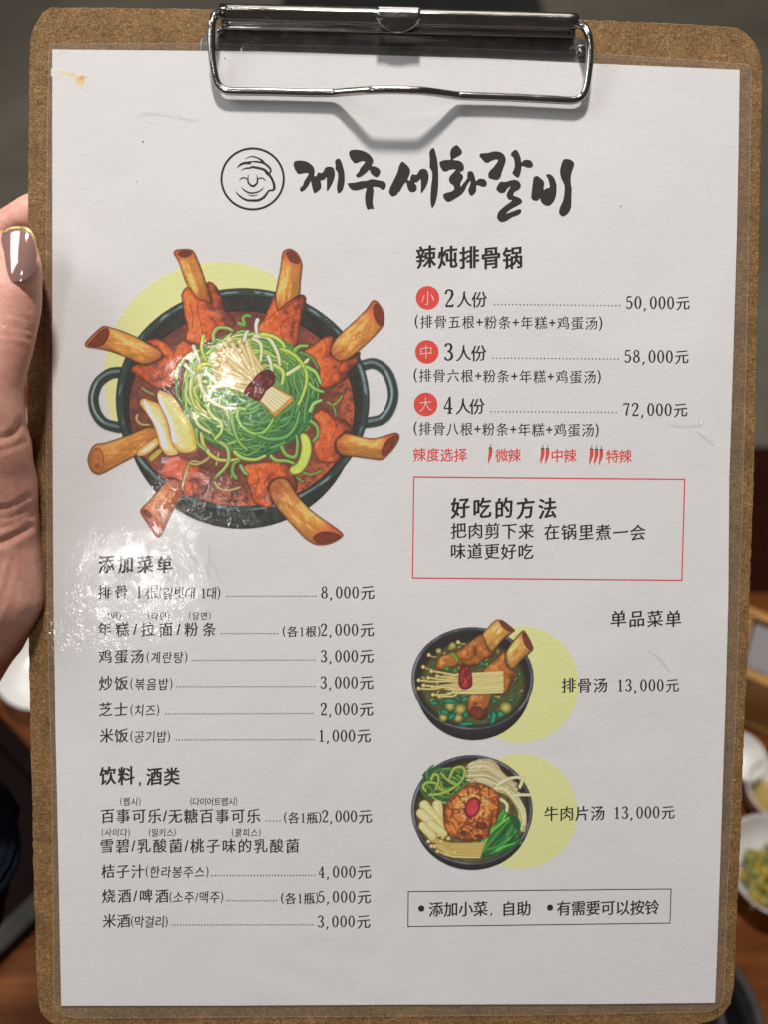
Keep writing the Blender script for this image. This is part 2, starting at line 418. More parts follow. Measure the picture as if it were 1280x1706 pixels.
# dark tray and white plate, left
q0, q1 = A(-4, 1592, 0.012), A(58, 1532, 0.012)
dv = (q1 - q0); ang = math.atan2(dv.y, dv.x); L = 0.24
tray = empty('serving_tray', 'black lacquered tray with a dull grey edge behind the left side of the board', 'tray', Matrix.Translation((q0.x, q0.y, 0)) @ Matrix.Rotation(ang, 4, 'Z'))
bpy.context.view_layer.update()
box('tray_floor', -0.01, 0.155, 0, 0.16, 0.29, 0.006, m_dark, tray, bevel=.001)
box('rim', -0.01, 0.007, 0, 0.16, 0.0135, 0.012, m_rim, tray, bevel=.002)
for sx in (-1, 1): box('rim', -0.01 + sx * .0865, 0.15, 0, 0.012, 0.30, 0.012, m_dark, tray, bevel=.002)
box('rim', -0.01, 0.306, 0, 0.16, 0.012, 0.012, m_dark, tray, bevel=.002)
pl, rp, cp = dish('plate', 'white plate showing between the hand and the left edge of the board', 78, 1106, 82, 0.016, 'plate', base=0.0065)

# ------------------------------------------------------------------ clipboard
clip = empty('clipboard', 'brown hardboard clipboard with a nickel wire clip, held up by one hand', 'clipboard', M)
edge = [(83, 12.5), (200, 13.5), (359, 15.6), (640, 24), (970, 33), (1120, 39), (1205, 44), (1230, 47), (1243, 55), (1256, 68), (1266, 86), (1270.5, 108), (1271, 120), (1269.5, 200), (1268, 280), (1266.5, 370), (1265, 470),
        (1259, 735), (1250, 1000), (1246.5, 1100), (1241.5, 1200), (1238, 1300), (1234.5, 1400), (1230, 1500), (1226, 1600), (1224, 1645), (1218, 1671), (1206, 1690), (1188, 1701), (1165, 1707), (900, 1716), (500, 1720), (180, 1719),
        (110, 1713), (90, 1707), (76, 1697), (67, 1686), (63, 1670), (60, 1620), (58, 1550), (55, 1450), (53, 1350), (50.5, 1250), (48, 1130), (46, 1000), (45, 800), (44.5, 620), (45.5, 450), (46, 320), (47, 200), (48.5, 100), (49.5, 72), (52, 54), (60, 38), (70, 22)]
ee = []
for i, a in enumerate(edge):
    b = edge[(i + 1) % len(edge)]; n = max(1, int(math.dist(a, b) / 7))
    for k in range(n):
        q = (a[0] + (b[0] - a[0]) * k / n, a[1] + (b[1] - a[1]) * k / n); j = 0.45 if n > 2 else 0.1
        ee.append((q[0] + rng.normal(0, j), q[1] + rng.normal(0, j)))
eb = Pz([p[0] for p in ee], [p[1] for p in ee], -0.0007)
slab('board', eb, -0.0037, -0.0007, m_board, clip, bevel=0.0003)

# clip: base plate, sprung jaw with rolled top, thumb tab, wire loop
def poly_px(pts, z, closed=True, n=0):
    q = crom(pts, closed, n) if n else np.array(pts, float)
    return Pz(q[:, 0], q[:, 1], z)
slab('base_plate', poly_px([(334, 112), (334, 72), (336, 64), (341, 57), (349, 49), (360, 46), (962, 62), (976, 68), (985, 79), (988, 88), (988, 126)], -0.00035), -0.00068, -0.00035, m_tarnish, clip, bevel=0.0001)
X0 = P(364, 18, .007).x; X1 = P(966, 40, .007).x
prof_px = [(56.5, -.0003), (55.3, .0006), (54.3, .0017), (52.8, .0023), (49.5, .0025), (45, .0026), (41, .0028), (39.4, .0033), (38.5, .0041), (37.4, .0047), (35, .0050), (30, .0056), (25, .0062), (21.5, .0066), (18, .0067), (15, .0063), (12.6, .0055), (11.2, .0043), (11.2, .0032), (13.5, .0024)]
pr2 = crom([(Pz(560, y, z)[1], z) for y, z in prof_px], False, 4)
V = []; F = []
xs = np.linspace(X0, X1, 40)
for x in xs:
    for y, z in pr2: V.append((x, y + rng.normal(0, 2e-6), z))
n = len(pr2)
for i in range(len(xs) - 1):
    for k in range(n - 1): F.append((i * n + k, (i + 1) * n + k, (i + 1) * n + k + 1, i * n + k + 1))
jaw = mesh_obj('sprung_jaw', V, F, m_nickel, clip, True)
sm = jaw.modifiers.new('thick', 'SOLIDIFY'); sm.thickness = 0.0005; sm.offset = -1
# tab
T0, T1 = P(627, 14, .0092).x, P(702, 14, .0092).x; tcx = (T0 + T1) / 2; hw = (T1 - T0) / 2
tb = []
rows = [(7.6, .0046, 1), (6.4, .0060, 1), (7.4, .0069, 1), (10.5, .0075, 1), (15, .0077, 1), (20, .0076, 1), (26, .0070, .985), (31, .0061, .95), (36, .0056, .82), (40, .0053, .70), (44, .0051, .55), (47.5, .0050, .34), (49.5, .0050, .10)]
V = []; F = []; K = 15
for y, z, wv_ in rows:
    yb = Pz(660, y + 6.2, z)[1]
    for k in range(K):
        u = -1 + 2 * k / (K - 1)
        dome = 0.0011 * max(0, 1 - (u * wv_ / .75) ** 2) * max(0, min(1, (y - 22) / 10)) * max(0, min(1, (50.5 - y) / 8))
        V.append((tcx + u * hw * wv_, yb, z + dome))
for i in range(len(rows) - 1):
    for k in range(K - 1): F.append((i * K + k, i * K + k + 1, (i + 1) * K + k + 1, (i + 1) * K + k))
tab = mesh_obj('thumb_tab', V, F, m_nickel, clip, True)
sm = tab.modifiers.new('thick', 'SOLIDIFY'); sm.thickness = 0.0004; sm.offset = 0
# wire loop
wp = [(380, 20, .0048), (366, 22, .0048), (357, 28, .0048), (353, 40, .0056), (352, 52, .0052), (352, 80, .0044), (355, 108, .0036), (358.5, 128, .0030), (363, 141, .0027), (371, 149, .0025), (384, 152.5, .0024), (440, 153.5, .0024), (520, 155.5, .0024), (546, 155.5, .0025), (562, 155, .0030), (590, 153, .0060), (614, 151.3, .0086), (630, 150.7, .0091), (660, 150.6, .0092), (690, 151.6, .0091), (706, 152.4, .0085), (735, 156, .0057), (760, 159.4, .0029), (777, 160.5, .0025), (860, 163.5, .0024), (940, 167.5, .0024), (957, 167.3, .0025), (968, 163, .0026), (975, 154, .0029), (979, 138, .0033), (982.5, 110, .0040), (983.5, 80, .0048), (981, 60, .0055), (975, 48, .0050), (966, 41, .0048), (950, 38, .0048)]
wq = crom([tuple(P(x, y, z)) for x, y, z in wp], False, 6)
tube('wire_loop', wq, 0.00115, m_nickel, clip, 14)
# rivet under the film
rc = P(418, 84, 0); bm = bmesh.new()
bmesh.ops.create_uvsphere(bm, u_segments=24, v_segments=12, radius=1, matrix=Matrix.Translation((rc.x, rc.y, -0.00040)) @ Matrix.Diagonal((0.0033, 0.0033, 0.00036, 1)))
bm_obj('rivet', bm, m_nickel, clip, True)
# little bent lug beside the wire at the right, stop pin at the left
bm = bmesh.new(); q = P(969, 86, 0)
bmesh.ops.create_uvsphere(bm, u_segments=16, v_segments=10, radius=1, matrix=Matrix.Translation((q.x, q.y, 0.0002)) @ Matrix.Diagonal((0.0014, 0.0018, 0.0013, 1)))
bm_obj('hinge_lug', bm, m_nickel, clip, True)
bm = bmesh.new(); q = P(367, 56, 0)
bmesh.ops.create_uvsphere(bm, u_segments=16, v_segments=10, radius=1, matrix=Matrix.Translation((q.x, q.y, 0.0008)) @ Matrix.Diagonal((0.0011, 0.0009, 0.0010, 1)))
bm_obj('hinge_lug', bm, m_nickel, clip, True)

# ------------------------------------------------------------------ menu sheet (paper, laminate)
menu = empty('laminated_menu', 'white laminated menu sheet with printed dishes and prices, clipped onto the board', 'menu', M)
pe = [(87, 83), (300, 85), (450, 86.5), (640, 93), (800, 97.5), (1000, 107), (1130, 112.5), (1233, 117), (1231, 250), (1228, 400), (1222, 600), (1215.5, 800), (1214, 1000), (1210, 1150), (1205, 1300), (1200, 1450), (1196, 1570), (1192, 1670), (1000, 1672), (660, 1673), (400, 1674.5), (102, 1675), (99.5, 1560), (97.5, 1450), (95, 1330), (92.5, 1230), (91, 1130), (89, 1000), (88, 850), (87, 600), (87, 330), (87, 200)]
slab('paper', Pz([p[0] for p in pe], [p[1] for p in pe], 0.0), -0.00012, 0.0, m_paper, menu)
fe = [(86, 74), (334, 73), (450, 75), (560, 77.5), (760, 80.5), (960, 88), (1165, 101), (1228, 106.5), (1243, 107.5), (1250, 111), (1252, 118), (1251, 200), (1249, 300), (1246.5, 470), (1242, 650), (1237, 850), (1231.6, 1000), (1226, 1200), (1218, 1380), (1211, 1500), (1208.5, 1600), (1207, 1655), (1201, 1675), (1180, 1685), (900, 1690), (660, 1692), (300, 1694), (127, 1695), (105, 1690), (93, 1680), (90, 1671), (87.7, 1450), (86.5, 1350), (85, 1250), (81, 1130), (79.5, 1050), (78, 850), (77, 620), (77.5, 330), (79, 200), (81, 90), (82.5, 76)]
fb = Pz([p[0] for p in fe], [p[1] for p in fe], 0.00018)
film = mesh_obj('laminate_film', fb, [tuple(range(len(fb) - 1, -1, -1))], m_film, menu)
def ribbon_px(pts, widths, closed=False):
    """flat band round a centre line: returns verts (px) and quads"""
    p = np.asarray(pts, float); n = len(p)
    if closed: tg = np.roll(p, -1, 0) - np.roll(p, 1, 0)
    else: tg = np.gradient(p, axis=0)
    tg /= np.maximum(np.linalg.norm(tg, axis=1, keepdims=True), 1e-9)
    nr = np.stack([-tg[:, 1], tg[:, 0]], 1) * (np.asarray(widths, float).reshape(-1, 1) * np.ones((n, 1)) / 2)
    V = np.concatenate([p + nr, p - nr]); m = n if closed else n - 1
    F = [(i, (i + 1) % n, n + (i + 1) % n, n + i) for i in range(m)]
    return V, F
m_margin = film_mat('laminate_margin', 0.055)
MARGIN = [np.array(fe, float), np.array(pe, float)[::-1]]
V, F = ribbon_px(fe, 1.0, True)
mesh_obj('film_rim', Pz(V[:, 0], V[:, 1], 0.00021), F, m_filmedge, film)

# creases pressed into the laminate: thin raised ridges
def crease(pts, wpx, hgt):
    p = crom(pts, False, 8); n = len(p)
    tg = np.gradient(p, axis=0); tg /= np.linalg.norm(tg, axis=1, keepdims=True); nr = np.stack([-tg[:, 1], tg[:, 0]], 1)
    ww = wpx * np.sin(np.linspace(0.12, math.pi - 0.12, n)).reshape(-1, 1)
    V = []; F = []
    for k, (off, h) in enumerate(((-1, 0), (-.35, .8), (0, 1), (.35, .8), (1, 0))):
        q = p + nr * ww * off
        V.append(Pz(q[:, 0], q[:, 1], 0.00024 + hgt * h))
    V = np.concatenate(V)
    for k in range(4):
        for i in range(n - 1): F.append((k * n + i, k * n + i + 1, (k + 1) * n + i + 1, (k + 1) * n + i))
    o = mesh_obj('crease', V, F, m_crease, film, True)
crease([(228, 195), (240, 189), (262, 189.5), (285, 193), (310, 198), (325, 199.5), (337, 195)], 2.2, 0.00020)
crease([(1080, 1083), (1096, 1094), (1110, 1110), (1117, 1121)], 2.6, 0.00010)
crease([(1108, 706), (1140, 710), (1165, 708), (1173, 702)], 2.5, 0.00013)
crease([(1160, 718), (1176, 730), (1190, 742)], 3.0, 0.00010)
crease([(313, 911), (320, 927), (331, 941)], 3.0, 0.00020)
crease([(345, 905), (349, 925), (346, 950), (350, 966)], 2.0, 0.00016)
crease([(348, 930), (360, 950), (366, 972)], 1.4, 0.00013)
crease([(90, 1067), (120, 1068), (158, 1065)], 1.2, 0.00013)
crease([(86, 96), (98, 88), (110, 83.5)], 1.8, 0.00013)

# ------------------------------------------------------------------ lettering
_gc = {}
_tmp = bpy.data.curves.new('glyph', 'FONT'); _tmpo = bpy.data.objects.new('glyph', _tmp); COL.objects.link(_tmpo)
def glyph(ch):
    """outlines of a character of the built-in face in em units: list of closed polylines"""
    if ch in _gc: return _gc[ch]
    _tmp.body = ch
    cu = _tmpo.to_curve(bpy.context.evaluated_depsgraph_get()); out = []
    for s in cu.splines:
        bp = s.bezier_points; n = len(bp); pl = []
        for i in range(n):
            a, b = bp[i], bp[(i + 1) % n]
            p0, p1, p2, p3 = (np.array(v[:2]) for v in (a.co, a.handle_right, b.handle_left, b.co))
            L = np.linalg.norm(p3 - p0)
            dev = np.linalg.norm(p1 - (p0 + (p3 - p0) / 3)) + np.linalg.norm(p2 - (p0 + (p3 - p0) * 2 / 3))
            k = max(2, int(L / 0.07)) if dev < 0.004 else max(3, int(L / 0.045))
            for q in range(k):
                t = q / k
                pl.append((1 - t) ** 3 * p0 + 3 * (1 - t) ** 2 * t * p1 + 3 * (1 - t) * t * t * p2 + t ** 3 * p3)
        out.append(np.array(pl))
    _tmpo.to_curve_clear(); _gc[ch] = out
    return out
def reweight(polys, ex, ey):
    """thicken (+) or thin (-) the strokes: ex across uprights, ey across level strokes"""
    area = sum(0.5 * np.sum(p[:, 0] * np.roll(p[:, 1], -1) - np.roll(p[:, 0], -1) * p[:, 1]) for p in polys)
    sg = 1.0 if area > 0 else -1.0; res = []
    for p in polys:
        d1 = p - np.roll(p, 1, 0); d2 = np.roll(p, -1, 0) - p
        d1 /= np.maximum(np.linalg.norm(d1, axis=1, keepdims=True), 1e-9); d2 /= np.maximum(np.linalg.norm(d2, axis=1, keepdims=True), 1e-9)
        n1 = np.stack([d1[:, 1], -d1[:, 0]], 1) * sg; n2 = np.stack([d2[:, 1], -d2[:, 0]], 1) * sg
        mx = np.where(np.abs(n1[:, :1]) > np.abs(n2[:, :1]), n1[:, :1], n2[:, :1])
        my = np.where(np.abs(n1[:, 1:]) > np.abs(n2[:, 1:]), n1[:, 1:], n2[:, 1:])
        res.append(p + np.concatenate([mx * ex, my * ey], 1))
    return res
# figures drawn as brush strokes with thick uprights and thin turns (x, y, width), unit height
def _ell(cx, cy, rx, ry, w0, w1, a0=0, a1=360, n=20):
    r = []
    for k in range(n + 1):
        a = R(a0 + (a1 - a0) * k / n); r.append((cx + rx * math.cos(a), cy + ry * math.sin(a), w0 + (w1 - w0) * abs(math.cos(a)) ** 1.5))
    return r
FIG = {
 '0': [_ell(.27, .5, .205, .465, .055, .115)],
 '1': [[(.30, .95, .06), (.295, .88, .11), (.295, .1, .11), (.295, .03, .10)], [(.30, .95, .05), (.22, .86, .055), (.13, .81, .04)], [(.13, .025, .05), (.30, .03, .055), (.47, .025, .05)]],
 '2': [[(.09, .74, .11), (.085, .84, .09), (.16, .95, .07), (.28, .965, .07), (.42, .90, .10), (.45, .74, .115), (.39, .55, .10), (.24, .34, .07), (.08, .07, .06)], [(.06, .045, .09), (.25, .045, .09), (.46, .05, .09), (.50, .17, .04)]],
 '3': [[(.09, .80, .10), (.12, .91, .08), (.25, .965, .065), (.38, .92, .09), (.43, .77, .11), (.37, .60, .08), (.22, .525, .05)], [(.20, .525, .05), (.36, .49, .075), (.46, .34, .11), (.44, .16, .11), (.33, .05, .075), (.20, .035, .065), (.09, .10, .08), (.07, .20, .10)]],
 '4': [[(.37, .97, .05), (.05, .32, .055)], [(.04, .30, .06), (.54, .30, .06)], [(.37, .97, .08), (.37, .5, .11), (.37, .05, .11)], [(.24, .025, .05), (.37, .03, .05), (.50, .025, .05)]],
 '5': [[(.12, .93, .08), (.30, .93, .085), (.46, .955, .06)], [(.12, .95, .06), (.10, .75, .065), (.09, .54, .06)], [(.09, .53, .055), (.20, .60, .06), (.34, .58, .08), (.46, .44, .105), (.46, .26, .11), (.37, .09, .08), (.22, .035, .065), (.10, .09, .08), (.07, .18, .10)]],
 '7': [[(.06, .80, .05), (.09, .93, .07), (.28, .925, .09), (.49, .93, .08)], [(.48, .92, .06), (.36, .6, .085), (.29, .3, .11), (.275, .03, .12)]],
 '8': [_ell(.27, .755, .165, .205, .055, .09), _ell(.27, .275, .205, .24, .055, .11)],
 ',': [[(.11, .06, .13), (.15, .0, .11), (.12, -.11, .07), (.05, -.19, .03)]],
}
FIGW = {c: .56 for c in FIG}; FIGW[','] = .42; FIGW['1'] = .56
KO = set(chr(c) for c in range(0xAC00, 0xD7A4))

from mathutils.geometry import delaunay_2d_cdt
def winding(c, polys):
    w_ = np.zeros(len(c))
    for p in polys:
        q = np.roll(p, -1, 0)
        for a, b in zip(p, q):
            cr = (b[0] - a[0]) * (c[:, 1] - a[1]) - (c[:, 0] - a[0]) * (b[1] - a[1])
            w_ += np.where((a[1] <= c[:, 1]) & (b[1] > c[:, 1]) & (cr > 0), 1, 0) - np.where((a[1] > c[:, 1]) & (b[1] <= c[:, 1]) & (cr < 0), 1, 0)
    return w_
def fill_outline(grp):
    """triangles inside a set of closed outlines (holes run the other way round)"""
    vs = []; es = []; c0 = grp[0].mean(0)
    for p in grp:
        o = len(vs); n = len(p); vs += [Vector((v[0] - c0[0], v[1] - c0[1])) for v in p]; es += [(o + i, o + (i + 1) % n) for i in range(n)]
    r = delaunay_2d_cdt(vs, es, [], 0, 1e-5)
    v2 = np.array([tuple(v) for v in r[0]]); f2 = np.array(r[2])
    keep = np.abs(winding(v2[f2].mean(1), [p - c0 for p in grp])) > 0.5
    return v2 + c0, f2[keep].tolist()

class Print:
    """collects the lettering of one block; everything in pixels of the reference, laid flat on the sheet"""
    def __init__(s): s.fill = []; s.V = []; s.F = []; s.k = 0
    def ribbon(s, pts, wd, closed=False):
        V, F = ribbon_px(pts, wd, closed); o = len(s.V)
        s.k += 1
        s.V += [(v[0], v[1], s.k * 1.5e-7) for v in V]; s.F += [tuple(i + o for i in f) for f in F]
    def disc(s, x, y, r, n=10, ry=None):
        o = len(s.V); s.k += 1
        s.V += [(x + r * math.cos(2 * math.pi * i / n), y + (ry or r) * math.sin(2 * math.pi * i / n), s.k * 1.5e-7) for i in range(n)]; s.F.append(tuple(range(o, o + n)))
    def shape(s, polys): s.fill.append([np.asarray(p, float) for p in polys])
    def text(s, txt, x0, x1, yc, em, xs=0.95, ex=0.0, ey=-0.008, shear=0.085, ko_em=None, fig=None, slope=0.0, par_em=None):
        """ink from x0 to x1, the body of the letters centred on yc"""
        fig = fig or em * 0.80; em = em * 1.045; ko_em = ko_em or em * .84; par_em = par_em or em
        items = []; pen = 0.0
        for ch in txt:
            if ch == ' ': pen += em * .34; continue
            if ch in FIG:
                items.append(('f', ch, pen, pen + fig * .06, pen + fig * (FIGW[ch] - .04))); pen += fig * FIGW[ch]; continue
            g = glyph(ch)
            mn = np.min([p.min(0) for p in g], 0); mx = np.max([p.max(0) for p in g], 0)
            if ch in KO: sc_, xx = ko_em * 1.10, 0.90
            elif ch in '()': sc_, xx = par_em, 0.85
            elif ch in '/+': sc_, xx = em * 1.0, 0.9
            else: sc_, xx = em, xs
            adv = (0.94 if ch in KO else 1.0) * sc_ * xx if ord(ch) > 0x2000 else (mx[0] + mn[0]) * sc_ * xx
            if ch == '，' : adv *= .55
            items.append(('g', ch, pen, pen + mn[0] * sc_ * xx, pen + mx[0] * sc_ * xx, sc_, xx)); pen += adv
        n0 = items[0][3]; n1 = items[-1][4]; ex_ = ((x1 - x0) - (n1 - n0)) / max(1, len(items) - 1)
        for i, it in enumerate(items):
            ox = x0 - n0 + it[2] + ex_ * i
            oy = yc + slope * (ox - x0)
            if it[0] == 'f':
                for st in FIG[it[1]]:
                    a = np.array(st); closed = np.allclose(a[0, :2], a[-1, :2])
                    q = crom(a, False, 4) if not closed else a
                    bx = ox + q[:, 0] * fig; by = oy + fig / 2 - q[:, 1] * fig
                    if closed: s.ribbon(np.stack([bx, by], 1)[:-1], q[:-1, 2] * fig * (1.20 + ex * 5), True)
                    else: s.ribbon(np.stack([bx, by], 1), q[:, 2] * fig * (1.20 + ex * 5))
            else:
                ch, sc_, xx = it[1], it[5], it[6]
                g = glyph(ch); han = ord(ch) > 0x2E80 and ch not in KO and ch != '，'
                if han: g = reweight(g, ex, ey)
                elif ch in KO: g = reweight(g, ex + .010, ey + .012)
                else: g = reweight(g, ex + .002, ex + .002)
                cyy = .38 if ord(ch) > 0x2000 else (.23 if ch in '()' else .345)
                res = []
                for p in g:
                    y = p[:, 1] - cyy
                    lean = 0.0
                    if han: y = y + shear * (p[:, 0] - .5)
                    elif ch in KO: y = y + .06 * (p[:, 0] - .5); lean = .07 * y * sc_
                    res.append(np.stack([ox + p[:, 0] * sc_ * xx + lean, oy - y * sc_], 1))
                s.fill.append(res)
    def dots(s, x0, x1, y0, y1, r=1.2):
        pitch = 6.08 if x0 > 600 else 4.98
        n = int(round((x1 - x0) / pitch))
        for i in range(n + 1):
            t = i / n; s.disc(x0 + (x1 - x0) * t, y0 + (y1 - y0) * t, r, 7)
    def build(s, name, mat, parent, z=0.00004):
        V = list(s.V); F = list(s.F)
        for grp in s.fill:
            o = len(V); s.k += 1
            vs, fs = fill_outline(grp)
            V += [(v[0], v[1], s.k * 1.5e-7) for v in vs]; F += [tuple(i + o for i in f) for f in fs]
        a = np.array(V); b = Pz(a[:, 0], a[:, 1], z); b[:, 2] += np.minimum(a[:, 2], 4e-5)
        o = mesh_obj(name, b, F, mat, parent)
        bm = bmesh.new(); bm.from_mesh(o.data)
        for f in bm.faces:
            f.normal_update()
            if f.normal.z < 0: f.normal_flip()
        bm.to_mesh(o.data); bm.free()
        return o

class Lines:
    """each printed line becomes a part of its own"""
    def __init__(s, mat, name): s.mat = mat; s.name = name
    def text(s, txt, *a, **k):
        p = Print(); p.text(txt, *a, **k)
        nm = 'price_lettering' if '元' in txt else 'heading_lettering' if k.get('ex') == BH['ex'] else 'note_lettering' if txt[0] == '(' else s.name
        p.build(nm, s.mat, menu)
    def dots(s, *a):
        p = Print(); p.dots(*a); p.build('dotted_leader', s.mat, menu)
def zpoly(o, s, pts, closed=True, n=5):
    q = np.array(pts, float) / s + np.array(o)
    return crom(q, closed, n)

# the clear sealed margin round the paper is a little cloudier than the rest
vs_, fs_ = fill_outline(MARGIN)
mo = mesh_obj('film_margin', Pz(vs_[:, 0], vs_[:, 1], 0.00006), fs_, m_margin, film)
# brush-written title
T = Print()
o = (480, 240); s = 12.8
T.shape([zpoly(o, s, [(115,430),(150,375),(250,358),(370,375),(470,425),(540,505),(562,590),(555,685),(600,685),(640,615),(700,625),(750,595),(790,515),(870,487),(945,505),(985,570),(992,680),(960,800),(900,920),(830,1010),(822,880),(818,715),(770,765),(700,785),(690,800),(705,890),(690,960),(630,1015),(565,1055),(530,1000),(500,880),(480,800),(430,890),(350,985),(275,1022),(250,975),(270,920),(310,890),(340,800),(430,660),(415,625),(320,630),(225,648),(170,595),(125,510)])])
T.shape([zpoly(o, s, [(1000,390),(1010,345),(1070,318),(1110,340),(1150,430),(1185,560),(1202,700),(1195,850),(1160,980),(1110,1040),(1075,1058),(1045,1000),(1040,900),(1060,750),(1062,640),(1040,585),(1012,550),(1008,460)])])
o = (570, 240)
T.shape([zpoly(o, s, [(145,190),(180,145),(270,125),(400,140),(510,180),(600,245),(650,320),(660,390),(630,470),(700,485),(780,530),(815,590),(795,660),(750,715),(690,700),(620,640),(580,560),(520,610),(420,690),(340,722),(300,695),(305,650),(355,600),(390,520),(480,410),(480,378),(420,372),(280,418),(220,370),(165,290)])])
T.shape([zpoly(o, s, [(128,845),(260,830),(420,795),(520,790),(580,765),(660,757),(760,775),(890,805),(935,850),(940,910),(910,970),(850,980),(790,935),(660,920),(672,1000),(660,1130),(652,1260),(672,1390),(620,1385),(545,1400),(510,1330),(488,1200),(492,1080),(515,945),(420,970),(280,998),(190,970),(140,910)])])
o = (640, 240)
T.shape([zpoly(o, s, [(385,382),(460,425),(530,495),(562,570),(550,660),(510,750),(520,775),(560,785),(570,720),(610,652),(690,662),(730,620),(770,555),(850,533),(910,555),(950,630),(958,720),(930,850),(870,970),(795,1050),(795,900),(785,760),(720,815),(655,835),(690,880),(705,940),(680,1010),(610,1035),(545,1010),(505,930),(475,825),(400,910),(340,1020),(305,1035),(280,1085),(190,1125),(125,1070),(112,1010),(140,920),(220,760),(290,610),(320,490)])])
T.shape([zpoly(o, s, [(985,150),(1030,100),(1070,100),(1100,170),(1140,350),(1160,520),(1165,750),(1155,1000),(1120,1200),(1080,1310),(1030,1370),(1005,1280),(998,1120),(1010,930),(1030,760),(1035,650),(1020,570),(978,495),(982,330),(972,220)])])
o = (725, 240)
T.shape([zpoly(o, s, [(335,160),(370,90),(450,35),(490,42),(560,120),(585,180),(550,240),(400,325),(400,345),(500,360),(580,400),(625,490),(610,570),(540,610),(590,660),(605,730),(550,840),(560,915),(600,860),(690,740),(695,640),(730,590),(800,592),(840,660),(880,790),(930,755),(1000,745),(1075,770),(1112,840),(1090,905),(1020,918),(900,885),(885,1000),(840,1075),(780,1108),(730,1050),(718,980),(745,900),(770,800),(740,810),(690,890),(630,1010),(560,1090),(470,1150),(380,1205),(300,1240),(225,1205),(180,1120),(200,1065),(270,1040),(370,1010),(415,960),(395,885),(330,840),(305,770),(320,700),(380,630),(440,570),(430,545),(330,555),(250,590),(180,580),(125,500),(100,400),(150,365),(250,345),(335,340),(330,240)]),
         zpoly(o, s, [(450,760),(465,705),(500,690),(518,700),(490,765)])])
o = (790, 240); s = 11.636
T.shape([zpoly(o, s, [(110,240),(140,190),(260,180),(390,150),(490,155),(570,195),(615,270),(620,340),(590,430),(550,540),(515,650),(460,700),(380,692),(300,665),(280,600),(310,530),(390,450),(470,330),(440,305),(360,325),(270,372),(200,345),(160,290)])])
T.shape([zpoly(o, s, [(722,200),(760,145),(820,118),(860,160),(910,270),(925,360),(970,325),(1050,310),(1120,340),(1150,410),(1130,455),(1050,465),(940,435),(915,540),(870,655),(790,620),(750,560),(775,515),(795,440),(790,340),(770,265),(735,240)])])
T.shape([zpoly(o, s, [(520,738),(620,740),(740,705),(830,705),(895,755),(915,820),(880,885),(800,930),(770,985),(780,1010),(870,1040),(935,1100),(925,1150),(840,1205),(720,1270),(630,1355),(760,1310),(870,1270),(920,1280),(915,1335),(870,1375),(740,1430),(640,1490),(550,1520),(470,1470),(455,1390),(500,1300),(600,1210),(745,1100),(680,1080),(640,1000),(660,930),(715,830),(650,870),(610,935),(540,958),(480,930),(438,880),(470,800)])])
o = (870, 240); s = 12.19
T.shape([zpoly(o, s, [(240,700),(270,665),(320,655),(370,690),(455,780),(445,930),(500,905),(565,885),(555,780),(530,700),(495,645),(540,615),(610,640),(670,720),(705,840),(705,980),(680,1110),(620,1210),(540,1260),(450,1235),(390,1170),(375,1110),(330,1150),(260,1155),(205,1115),(195,1070),(210,930),(225,800)]),
         zpoly(o, s, [(500,1120),(495,1080),(540,1010),(588,975),(570,1060),(530,1110)])])
T.shape([zpoly(o, s, [(850,325),(930,312),(1010,335),(1060,390),(1060,450),(1020,570),(995,680),(1000,820),(1015,920),(1010,1100),(1005,1270),(970,1370),(900,1450),(830,1475),(770,1430),(760,1350),(790,1260),(840,1150),(865,1020),(872,880),(850,800),(800,690),(778,570),(800,440)])])
T.build('title_lettering', m_brush, menu)

# round emblem with the smiling stone face
E_ = Print(); o = np.array((360, 240)); s = 10.667
th = np.linspace(0, 2 * math.pi, 97)[:-1]
E_.ribbon(np.stack([(646 + 553 * np.cos(th)) / s + 360, (625 + 541 * np.sin(th)) / s + 240], 1), 3.6, True)
for st in ([(510,275,6),(570,240,16),(650,228,22),(740,255,26),(810,300,40),(850,348,45)],
           [(368,437,8),(400,395,28),(450,362,42),(520,342,46),(600,345,44),(606,350,20)],
           [(540,325,16),(640,318,24),(760,325,32),(850,348,38),(930,410,38),(968,470,34),(950,525,24)],
           [(435,475,8),(520,437,24),(600,430,30),(640,415,40),(740,430,44),(850,462,44),(910,525,62),(950,565,46),(1000,650,42),(1026,730,48),(1030,790,48),(1000,826,36),(940,832,32),(900,880,36),(850,945,44),(760,1000,44),(650,1008,42),(540,1000,36),(430,940,30),(370,880,20),(345,840,6)],
           [(572,550,6),(562,620,24),(575,700,30),(650,752,40),(722,700,34),(730,620,24),(716,550,6)],
           [(412,650,8),(450,612,22),(500,605,22),(552,627,20)], [(738,627,20),(790,607,22),(840,622,22),(882,660,8)],
           [(445,770,6),(500,825,24),(570,865,28),(650,875,28),(740,855,24),(800,820,20),(850,775,5)],
           [(560,905,8),(650,925,18),(735,905,6)]):
    q = crom(np.array(st, float), False, 6)
    E_.ribbon(q[:, :2] / s + o, q[:, 2] / s)
E_.build('emblem', m_brush, menu)

